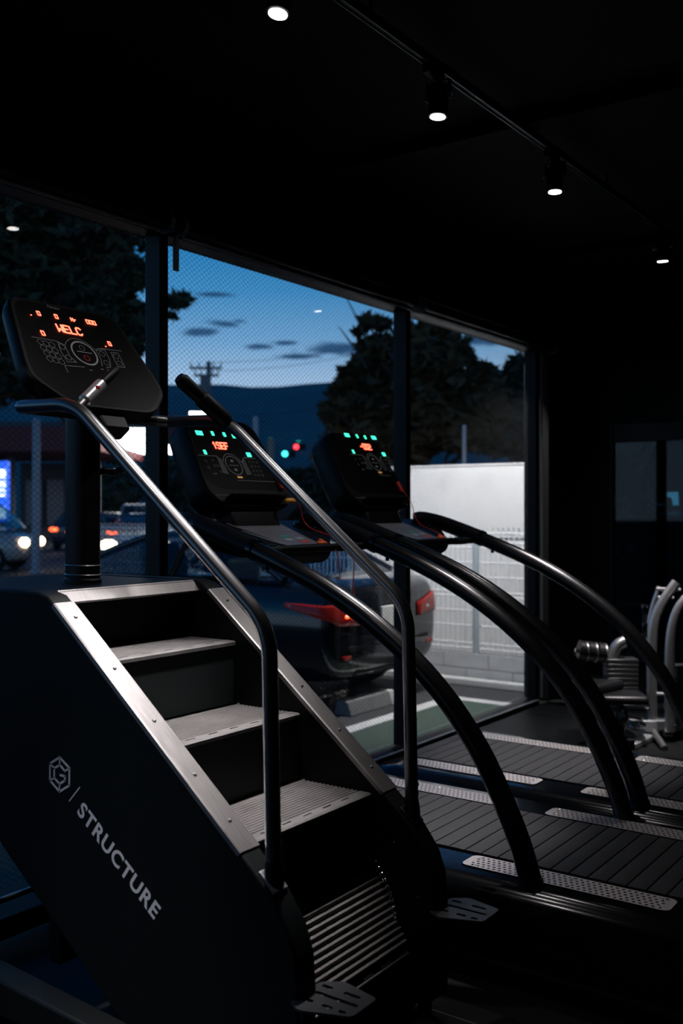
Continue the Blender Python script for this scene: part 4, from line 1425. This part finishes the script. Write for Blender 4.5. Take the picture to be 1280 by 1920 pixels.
def car(name, label, paint, loc, rz, body, cab, wheels, tails=None, heads=None, plate=True, group=None, hw=.86, tail_emit=True, bulb=.032):
    """local: rear at y=0, front towards +y, ground at z=0"""
    R = empty(name, (0, 0, 0), label, 'van' if 'van' in name else 'car', group)
    mb = MB()
    rings = []
    for y, w, zl, zt in body:
        half = [(.72 * w, zl), (.95 * w, zl + .07), (w, zl + (zt - zl) * .42), (.985 * w, zl + (zt - zl) * .72), (.90 * w, zt - .045), (.72 * w, zt)]
        rings.append([(x, y, z) for x, z in half] + [(-x, y, z) for x, z in half[::-1]])
    mb.loft(rings)
    bo = mb.build('body', paint, R, 0, 50, sub=2)
    g = MB().loft([rrect(*q) for q in cab[:-1]])
    g.build('cabin_glass', CGLASS, R, 0, 50)
    zt = cab[-2][3]
    rf = MB().loft([rrect(cab[-2][0] - .01, cab[-2][1] + .01, cab[-2][2] + .008, zt - .012, cab[-2][4]), rrect(*cab[-2][:3], zt + .012, cab[-2][4]), rrect(*cab[-1])])
    rf.build('roof', paint, R, 0, 60)
    for sx in (-1, 1):
        for e in (0, 1):
            pts = [(sx * (q[2] - .03), (q[0] + .05, q[1] - .05)[e], q[3]) for q in cab[:-1]]
            MB().tube(smoothpath(pts, 1), .035, 8).build('pillar', paint, R, 0, 60)
        a, b = cab[0], cab[-2]
        ym0, ym1 = (a[0] + a[1]) / 2, (b[0] + b[1]) / 2
        MB().tube([(sx * (q[2] + .003), (q[0] + q[1]) / 2 - .05, q[3]) for q in cab[:-1]], .028, 8).build('pillar', PLAS, R, 0, 60)
    r, wy = wheels
    for sx in (-1, 1):
        for y in wy:
            prof = [(.0, .55), (.0, .62), (.02, .66), (.05, .70), (.02, .80), (.0, .93), (.03, .99), (.08, 1.0), (.16, 1.0), (.2, .95)]
            x0 = sx * (hw - .0)
            t = MB().loft([[(x0 - sx * dx, y + r * k * math.cos(2 * math.pi * i / 20), r + r * k * math.sin(2 * math.pi * i / 20)) for i in range(20)] for dx, k in prof[5:]], cap=True)
            tire = t.build('tire', RUBD, R)
            rim = MB().loft([[(x0 - sx * dx + sx * .006, y + r * k * math.cos(2 * math.pi * i / 20), r + r * k * math.sin(2 * math.pi * i / 20)) for i in range(20)] for dx, k in ((.02, .66), (.0, .62), (.03, .2))], cap=True)
            rim.build('rim', SILVER, tire)
    if tails == 'wrap':
        for sx in (-1, 1):
            n, m = 14, 5
            vs, fsx = [], []
            for i in range(n):
                t = i / (n - 1)
                if t < .62:
                    k = t / .62
                    x, y = .40 + .42 * k, -.03 + .03 * k * k
                else:
                    k = (t - .62) / .38
                    x, y = .82 + .08 * min(1, k * 3), .0 + .42 * k
                lo = .665 + .03 * t + .155 * max(0, t - .45) ** 1.0 * 1.55
                hi = .775 + .085 * min(1, t * 2.2)
                for j in range(m):
                    vs.append((sx * x, y, lo + (hi - lo) * j / (m - 1)))
            for i in range(n - 1):
                for j in range(m - 1):
                    a = i * m + j
                    fsx.append((a, a + 1, a + m + 1, a + m) if sx < 0 else (a, a + m, a + m + 1, a + 1))
            tl = MB().add(vs, fsx).build('tail_light', MATS['tail_off' if sx > 0 else 'tail_red'], R, 0, 60)
            md = tl.modifiers.new('hug', 'SHRINKWRAP')
            md.target = bo
            md.wrap_method = 'NEAREST_SURFACEPOINT'
            md.wrap_mode = 'ABOVE_SURFACE'
            md.offset = .010
            md = tl.modifiers.new('thick', 'SOLIDIFY')
            md.thickness = .012
            md.offset = 0
            for bx, bz in ((.56, .735), (.63, .745), (.50, .755)):
                if sx < 0 or bx == .56:
                    MB().sphere((sx * bx, .012, bz), .024, 8, (1.3, 1, .7)).build('bulb', MATS['clear_lens' if sx > 0 else 'brake_glow'], tl)
    elif tails:
        for sx in (-1, 1):
            q = MB().prism([(sx * x, -.015, z) for x, z in tails], (0, .20, 0))
            tl = q.build('tail_light', MATS['tail_off' if tail_emit == 'left' and sx > 0 else 'tail_red'], R, .025, seg=3)
            cx = sum(x for x, z in tails) / len(tails) * sx
            cz = sum(z for x, z in tails) / len(tails)
            MB().sphere((cx, -.02, cz - .02), bulb, 8, (1.6, .5, .8)).build('bulb', MATS['clear_lens' if tail_emit == 'left' and sx > 0 else 'brake_glow'], tl)
    if heads:
        L = body[-1][0]
        for sx in (-1, 1):
            MB().sphere((sx * heads[0], L - .05, heads[1]), .16, 12, (1.3, .7, .8)).build('head_light', MATS['head_glow'], R)
    if plate:
        MB().box((0, .004, .70), (.33, .03, .165)).build('number_plate', mat('number_plate', (.7, .72, .7), .5), R, .004)
    for sx in (-1, 1):
        MB().sphere((sx * (hw + .05), cab[0][1] - .42, cab[0][3] + .05), .09, 10, (.7, .5, .65)).build('mirror', paint, R)
    return R, bo


def place(R, loc, rz):
    R.location = loc
    R.rotation_euler = (0, 0, rz)


mat('tail_red', (.3, .014, .010), .15, 0, .5, emit=(1, .05, .02), estr=.025)
mat('brake_glow', (.8, .1, .05), .3, emit=(1, .10, .03), estr=5.0)
mat('tail_off', (.3, .014, .010), .15, 0, .5)
mat('clear_lens', (.7, .7, .7), .1, 0, .5)
mat('head_glow', (.9, .9, .85), .3, emit=(1, .74, .46), estr=12.0)
mat('amber_glow', (.9, .6, .2), .3, emit=(1, .45, .1), estr=12.0)
CARB = mat('black_car_paint', (.005, .007, .010), .14, 0, .5, coat=.5)
CARW = mat('pale_van_paint', (.42, .40, .38), .3, 0, .5, coat=.4)
CARG = mat('dark_car_paint', (.03, .035, .045), .2, .2, .5, coat=.5)

SEDAN = [(0.0, .70, .34, .90), (.05, .79, .26, .98), (.16, .84, .22, 1.02), (.55, .865, .20, 1.03), (1.3, .87, .20, 1.02), (2.6, .87, .20, 1.00),
         (3.1, .865, .20, .97), (3.7, .85, .22, .88), (4.02, .80, .26, .78), (4.12, .70, .32, .70)]
SCAB = [(.42, 3.12, .80, 1.00, .16), (.72, 2.72, .735, 1.20, .16), (1.05, 2.20, .655, 1.40, .16), (1.25, 2.0, .60, 1.445, .16)]
PCAB = [(.42, 2.85, .80, 1.00, .16), (.75, 2.45, .735, 1.17, .16), (1.08, 2.00, .655, 1.315, .16), (1.25, 1.85, .60, 1.355, .16)]
VAN = [(0.0, .74, .34, 1.05), (.04, .80, .26, 1.10), (.15, .84, .22, 1.12), (1.3, .85, .20, 1.10), (2.7, .85, .20, 1.05), (3.3, .84, .22, .98), (3.62, .80, .26, .84), (3.72, .70, .32, .74)]
VCAB = [(.03, 3.25, .81, 1.06, .14), (.08, 3.0, .78, 1.35, .14), (.16, 2.55, .72, 1.70, .16), (.26, 2.4, .66, 1.76, .16)]


def cars():
    tl = [(.54, .68), (.80, .715), (.862, .785), (.84, .84), (.62, .84), (.42, .80)]
    R, bo = car('parked_car', 'dark saloon car parked with its red tail light lit, outside by the white fence', CARB, None, None,
                SEDAN, PCAB, (.31, (.78, 3.36)), 'wrap')
    # bumper, seats and trim of the near car
    MB().box((0, .035, .50), (1.20, .06, .05)).build('bumper_strip', PLAS, R, .02)
    MB().box((0, .05, .33), (1.0, .05, .07)).build('lower_grille', PLAS, R, .02)
    for x in (-.36, .36):
        for y in (1.25, 2.05):
            s = MB().box((x, y, .93), (.42, .14, .42)).build('seat', RUBD, R, .05, seg=3)
            MB().box((x, y, 1.18), (.22, .09, .12)).build('headrest', RUBD, s, .03, seg=3)
    MB().box((0, .2, .925), (.5, .03, .03)).build('trunk_trim', CHROME, R, .01)
    for sx in (-1, 1):
        MB().box((sx * .62, .02, .44), (.10, .03, .03)).build('reflector', MATS['tail_off'], R, .005)
    place(R, (6.56, 4.18, ZG), math.radians(1.5))
    ws = empty('wheel_stop', (6.3, 4.26, ZG), 'concrete wheel stop with a white end behind the parked car', 'wheel stop')
    MB().prism([(6.0, 4.18, ZG), (6.0, 4.34, ZG), (6.0, 4.31, ZG + .11), (6.0, 4.21, ZG + .11)], (.56, 0, 0)).build('block', mat('dark_concrete', (.16, .165, .17), .85), ws, .008)
    MB().prism([(6.56, 4.178, ZG), (6.56, 4.342, ZG), (6.56, 4.312, ZG + .112), (6.56, 4.208, ZG + .112)], (.06, 0, 0)).build('white_end', WHITEL, ws, .008)
    # traffic on the street
    c0 = -YAW - math.radians(90) + math.radians(0)
    def street(name, lab, paint, body, cab, wh, px, D, rz, **k):
        R, _ = car(name, lab, paint, None, None, body, cab, wh, bulb=.11, **k)
        p = at(px, HY, D=D)
        place(R, (p.x, p.y, ZG), rz)
        return R
    fwd = math.atan2(CX, SX) - math.pi / 2          # local +y along the view direction
    st = [(.50, .74), (.80, .78), (.82, .90), (.55, .88)]
    vt = [(.66, .90), (.80, .90), (.80, 1.30), (.70, 1.30)]
    V = street('van', 'pale van in the street with amber side lamp and lit headlight', CARW, VAN, VCAB, (.33, (.65, 2.95)), -205, 25.5, fwd - math.radians(92), tails=None, heads=(.58, .72), plate=False, group='traffic in the street')
    MB().sphere((.86, 3.05, .62), .075, 10).build('side_lamp', MATS['amber_glow'], V)
    MB().sphere((.82, 2.5, 1.25), .06, 10).build('roof_lamp', MATS['amber_glow'], V)
    street('car', 'dark car in the street with red brake lights, ahead of the pale van', CARG, SEDAN, SCAB, (.31, (.78, 3.36)), 172, 33, fwd + .05, tails=st, group='traffic in the street')
    street('car', 'far dark car in the street, lit by the filling station', CARG, SEDAN, SCAB, (.31, (.78, 3.36)), 134, 37.5, fwd, tails=st, group='traffic in the street')
    street('car', 'dark car in the street with its headlights on', CARG, SEDAN, SCAB, (.31, (.78, 3.36)), 312, 27, fwd + math.pi, heads=(.62, .72), plate=False, group='traffic in the street')
    street('van', 'pale van seen from behind with high red tail lights', CARW, VAN, VCAB, (.33, (.65, 2.95)), 262, 38, fwd, tails=vt, group='traffic in the street')


cars()


# street furniture ------------------------------------------------------------------
def street_things():
    conc = mat('pole_concrete', (.16, .165, .17), .8, vary=.15)
    # utility pole
    b = at(391, 957, D=52)
    u = empty('utility_pole', (b.x, b.y, ZG), 'utility pole with crossarms in front of the hills', 'utility pole')
    zt = at(391, 678, D=52).z
    MB().tube([(b.x, b.y, ZG), (b.x, b.y, zt)], [.19, .13], 12).build('pole', conc, u)
    e = Vector((CX, -SX, 0))
    for k, (py, w) in enumerate(((690, .85), (704, .65))):
        z = at(391, py, D=52).z
        a = MB()
        a.cyl(Vector((b.x, b.y, z)) - e * w * 1.15, Vector((b.x, b.y, z)) + e * w * .8, .07, 8)
        ar = a.build('crossarm', conc, u)
        for s in (-1.1, -.6, .3, .75):
            MB().cyl(Vector((b.x, b.y, z)) + e * w * s, Vector((b.x, b.y, z + .3)) + e * w * s, .035, 8).build('insulator', conc, ar)
    tz = at(391, 720, D=52).z
    MB().cyl((b.x - .3, b.y, tz - .5), (b.x - .3, b.y, tz + .4), .25, 12).build('transformer', conc, u)
    # overhead lines
    z = at(391, 690, D=52).z
    far = at(900, 560, D=60)
    for i, dz in enumerate((0, -.45, -3.4)):
        p0, p1 = Vector((b.x, b.y, z + .3 + dz)), far + Vector((0, 0, dz))
        if i == 2:
            p0, p1 = at(150, 775, D=70), at(760, 735, D=80)
        pts = [p0.lerp(p1, t / 12) - Vector((0, 0, 1)) * (1.0 * (1 - (2 * t / 12 - 1) ** 2)) for t in range(13)]
        w = MB().tube(pts, .012, 5).build('overhead_wire', PLAS)
        tag(w, ('upper overhead wire leaving the utility pole', 'second overhead wire leaving the utility pole', 'low overhead wire crossing in front of the hills')[i], 'wire', 'overhead wires')
    # traffic signals
    for name, px, py, D, m, lab in (('green', 534, 851, 60, mat('signal_green', (.1, .8, .7), .3, emit=(.05, .85, .8), estr=5), 'traffic signal showing green in the street'),
                                    ('red', 555, 838, 66, mat('signal_red', (.8, .05, .05), .3, emit=(1, .04, .06), estr=5), 'traffic signal showing red in the street')):
        p = at(px, py, D=D)
        t = empty('traffic_signal', (p.x, p.y, ZG), lab, 'traffic signal', 'traffic signals')
        back = Vector((SX, CX, 0))
        MB().box(p + back * .16, (.45, .45, .42), Matrix.Rotation(YAW, 3, 'Z')).build('housing', PLAS, t, .04)
        MB().box(p + back * .16 + e * .42, (.45, .42, .42), Matrix.Rotation(YAW, 3, 'Z')).build('housing', PLAS, t, .04)
        MB().sphere(p - back * .07, .17, 12, (1, 1, 1)).build('lens', m, t)
        q = p + e * 2.2 + back * .2
        MB().cyl((q.x, q.y, ZG), (q.x, q.y, p.z + .6), .09, 10).build('pole', conc, t)
        MB().cyl((q.x, q.y, p.z + .1), p + back * .2 + Vector((0, 0, .1)), .05, 8).build('arm', conc, t)
    # orange marker post and pale posts
    p = at(637, 957, D=20)
    t = empty('marker_post', (p.x, p.y, ZG), 'orange banded marker post beyond the white fence', 'post')
    zt = at(637, 893, D=20).z
    zs = [ZG, 1.05, 1.28, 1.62, zt]
    for i, m in enumerate((ORGP, conc, ORGP, conc)):
        MB().cyl((p.x, p.y, zs[i]), (p.x, p.y, zs[i + 1]), .085, 14).build('band', m, t)
    for px, py, D, r, lab in ((479, 785, 48, .16, 'pale signpost among the street lights'), (508, 826, 42, .16, 'brownish post beside the traffic signals'), (68, 790, 24, .11, 'grey steel pole beside the pale van'), (870, 800, 13.5, .035, 'slim pale pole behind the white wall')):
        a = at(px, py, D=D)
        t = empty('street_pole', (a.x, a.y, ZG), lab, 'pole')
        m = mat('pole_brown', (.30, .22, .15), .7) if px == 508 else mat('pole_pale', (.35, .38, .42), .5)
        MB().tube([(a.x, a.y, ZG), (a.x, a.y, a.z)], [r, r * .8], 12).build('shaft', m, t)
        MB().cyl((a.x, a.y, ZG), (a.x, a.y, ZG + .05), r * 1.6, 12).build('base_plate', m, t)
        MB().sphere((a.x, a.y, a.z), r * .85, 8).build('cap', m, t)
    # filling station: canopy with lit fascia, columns, shop and sign
    D = 42
    M = Matrix.Rotation(YAW, 3, 'Z')                   # local x = view direction, y = leftwards
    def P(px, py, d=D):
        return at(px, py, D=d)
    c0 = P(100, 815)
    G = empty('filling_station', (c0.x, c0.y, ZG), 'filling station canopy with red fascia and glowing white light band', 'building')
    redf = mat('red_fascia', (.12, .010, .010), .6)
    def slab(x0, x1, y0, y1, depth, m, name, d=D, par=G):
        a, b = P(x0, y0, d), P(x1, y1, d)
        c = (a + b) / 2 + Vector((SX, CX, 0)) * depth / 2
        return MB().box(c, (depth, math.hypot(a.x - b.x, a.y - b.y), abs(a.z - b.z)), M).build(name, m, par, .01)
    slab(-160, 188, 800, 846, 9, redf, 'fascia_red')
    slab(189, 300, 803, 829, 9, mat('lit_fascia', (.9, .9, .9), .5, emit=(1, 1, 1), estr=6.0), 'fascia_lit')
    slab(-160, 188, 791, 800, 9.2, mat('canopy_top', (.05, .05, .055), .7), 'canopy_top')
    slab(189, 415, 790, 803, 9.2, mat('canopy_top', (.05, .05, .055), .7), 'canopy_top')
    slab(180, 300, 766, 790, 7, redf, 'roof_band', 52)
    slab(355, 402, 772, 787, .4, MATS['lit_fascia'], 'fascia_lit')
    slab(301, 415, 788, 829, 9, redf, 'fascia_red')
    for px in (20, 180, 400):
        a = P(px, 846, 46)
        MB().box((a.x, a.y, (a.z + ZG) / 2), (.35, .35, a.z - ZG), M).build('column', conc, G, .02)
    shop = slab(38, 124, 868, 1040, 5, mat('shop_wall', (.075, .066, .06), .8), 'shop_wall', 52)
    for x in (48, 88):
        slab(x, x + 30, 900, 985, .1, mat('shop_window', (.1, .1, .12), .3), 'shop_window', 51.8)
    sg = empty('lit_sign', (P(-10, 957, 36).x, P(-10, 957, 36).y, ZG), 'tall blue and white glowing price sign at the filling station', 'sign')
    slab(-46, 12, 864, 978, .4, mat('sign_blue', (.02, .08, .5), .4, emit=(.03, .13, .9), estr=1.2), 'sign_box', 36, sg)
    sw = mat('sign_white', (.9, .9, .95), .4, emit=(.7, .85, 1), estr=2.2)
    for y0, y1 in ((880, 897), (902, 913), (917, 922), (926, 931), (951, 972)):
        slab(-40, 10, y0, y1, .05, sw, 'sign_panel', 35.9, sg)
    a = P(-17, 978, 36.2)
    MB().box((a.x, a.y, (a.z + ZG) / 2), (.3, .8, a.z - ZG), M).build('sign_foot', conc, sg, .02)
    # facade floodlight lighting the parking bay
    f = empty('floodlight', (6.7, 3.38, 3.45), 'floodlight on the outside of the facade above the windows', 'floodlight')
    MB().box((6.7, 3.33, 3.45), (.10, .14, .05)).build('bracket', BLK, f, .004)
    hd = Matrix.Rotation(math.radians(-35), 3, 'Z') @ Matrix.Rotation(math.radians(35), 3, 'X')
    MB().box((6.7, 3.46, 3.44), (.26, .08, .20), hd).build('head', BLK, f, .01)
    spot('flood_beam_offscreen', (6.75, 3.58, 3.40), (8.0, 4.5, .2), FLOOD_W, 136, .8, (1, .99, .98), .10, f)


street_things()


# trees ------------------------------------------------------------------
def tree(name, label, D, trunk_px, blobs, n, size, leafm, seed, group=None, bare=()):
    rnd = random.Random(seed)
    b = at(trunk_px, 957, D=D)
    T = empty(name, (b.x, b.y, ZG), label, 'tree', group)
    bark = mat('bark', (.06, .05, .042), .9, bump=.5, bscale=20)
    cs = []
    for (px, py, rx, ry) in blobs:
        dd = D + rnd.uniform(-1, 1) * D * .05
        c = at(px, py, D=dd)
        k = dd / F
        cs.append((c, rx * k, ry * k))
    top = max(c.z for c, _, _ in cs)
    th = top * .82
    tw = [(b.x + rnd.uniform(-.1, .1) * i, b.y + rnd.uniform(-.1, .1) * i, ZG + (th - ZG) * i / 5) for i in range(6)]
    MB().tube(smoothpath(tw, 2), [.22 * D / 18 * (1 - .8 * i / 100) for i in range(len(smoothpath(tw, 2)))], 10).build('trunk', bark, T)
    br = MB()
    for c, rx, ry in cs:
        z0 = min(max(c.z - .9 - rx * .3, 1.4), th)
        a = Vector((b.x, b.y, z0))
        m = a.lerp(c, .55) + Vector((0, 0, -.15))
        br.tube([a, m, c], [.06, .04, .015], 6)
    br.build('branches', bark, T)
    for (x0, y0, x1, y1) in bare:
        MB().tube([at(x0, y0, D=D), at((x0 + x1) / 2 + 3, (y0 + y1) / 2, D=D), at(x1, y1, D=D)], [.03, .02, .008], 5).build('bare_twig', bark, T)
    mb = MB()
    tot = sum(rx * ry for _, rx, ry in cs)
    for c, rx, ry in cs:
        cnt = max(25, int(n * rx * ry / tot))
        # several tufts per blob so that sky shows between them
        tufts = [c + Vector((rnd.gauss(0, .36) * rx, rnd.gauss(0, .36) * rx, rnd.gauss(0, .36) * ry)) for _ in range(max(4, cnt // 38))]
        for _ in range(cnt):
            t = rnd.choice(tufts)
            p = t + Vector((rnd.gauss(0, .16) * rx, rnd.gauss(0, .16) * rx, rnd.gauss(0, .12) * ry))
            a = Vector((rnd.gauss(0, 1), rnd.gauss(0, 1), rnd.gauss(0, .6))).normalized()
            q = a.orthogonal().normalized()
            q.rotate(Matrix.Rotation(rnd.uniform(0, 6.28), 3, a))
            s = size * rnd.uniform(.6, 1.4)
            mb.add([p - a * s, p + q * s * .38, p + a * s, p - q * s * .38], [(0, 1, 2, 3)])
    o = mb.build('foliage', leafm, T, smooth=0)
    o['kind'] = 'stuff'
    return T


LEAF1 = mat('dark_leaves', (.045, .055, .030), .7, 0, .3, vary=.5, vscale=1.5)
LEAF2 = mat('olive_leaves', (.090, .062, .028), .7, 0, .3, vary=.6, vscale=.8)


def trees():
    for i, (px, w, lab) in enumerate(((190, 75, 'dark bush beside the filling station shop'), (320, 80, 'dark bush behind the window post beside the filling station'), (440, 75, 'dark bush between the filling station and the traffic signals'))):
        tree('bush', lab, (68, 82, 96)[i], px, [(px, 895, w, 40), (px - w * .5, 925, w * .6, 34), (px + w * .5, 925, w * .6, 34), (px, 960, w, 34)], 2600, .4, LEAF1, 40 + i, 'bushes along the street')
    tree('pine_tree', 'large olive brown pine behind the white wall', 17, 800,
         [(690, 612, 22, 16), (722, 600, 22, 18), (700, 655, 42, 30), (655, 690, 18, 14), (640, 738, 40, 26), (690, 720, 60, 42), (622, 768, 24, 20), (680, 790, 72, 44),
          (755, 690, 55, 62), (800, 618, 32, 32), (838, 640, 40, 26), (820, 690, 70, 45), (868, 668, 30, 20), (790, 760, 85, 55), (870, 745, 65, 58), (900, 702, 34, 24), (850, 815, 85, 45), (740, 828, 90, 45), (912, 790, 35, 50), (640, 830, 50, 30)],
         15000, .17, LEAF2, 5, bare=((688, 690, 634, 612), (690, 650, 650, 560)))
    tree('dark_tree', 'dark tree with bare twigs at the edge of the white wall', 21, 985,
         [(968, 690, 26, 20), (962, 740, 36, 40), (985, 790, 45, 55), (940, 815, 40, 45), (1010, 720, 40, 60)], 5000, .2, LEAF1, 6,
         bare=((975, 700, 962, 640), (985, 700, 985, 650), (965, 700, 978, 650)))
    tree('street_tree', 'dark broad-leaved tree over the street behind the stair climber', 20, 150,
         [(60, 420, 95, 60), (185, 440, 95, 42), (100, 520, 130, 75), (225, 520, 50, 55), (30, 610, 95, 70), (245, 590, 40, 48), (322, 566, 22, 16), (342, 558, 14, 9), (318, 590, 14, 10),
          (150, 640, 115, 65), (-60, 500, 110, 140), (235, 655, 35, 30), (70, 705, 110, 55), (215, 395, 65, 28), (-20, 380, 90, 50), (180, 570, 70, 50), (130, 460, 90, 50), (60, 650, 80, 50)], 26000, .17, LEAF1, 7)
    for i, (px, w, lab) in enumerate(((530, 60, 'dark rounded bush beyond the car, under the traffic signals'), (600, 55, 'dark rounded bush beside the orange marker post'), (690, 60, 'dark rounded bush in front of the pine'))):
        tree('bush', lab, (27, 34, 22)[i], px, [(px, 905, w, 34), (px - w * .5, 930, w * .6, 30), (px + w * .5, 925, w * .6, 30), (px, 960, w, 34)], 2600, .22, LEAF1, 20 + i, 'bushes beyond the parking bay')


trees()
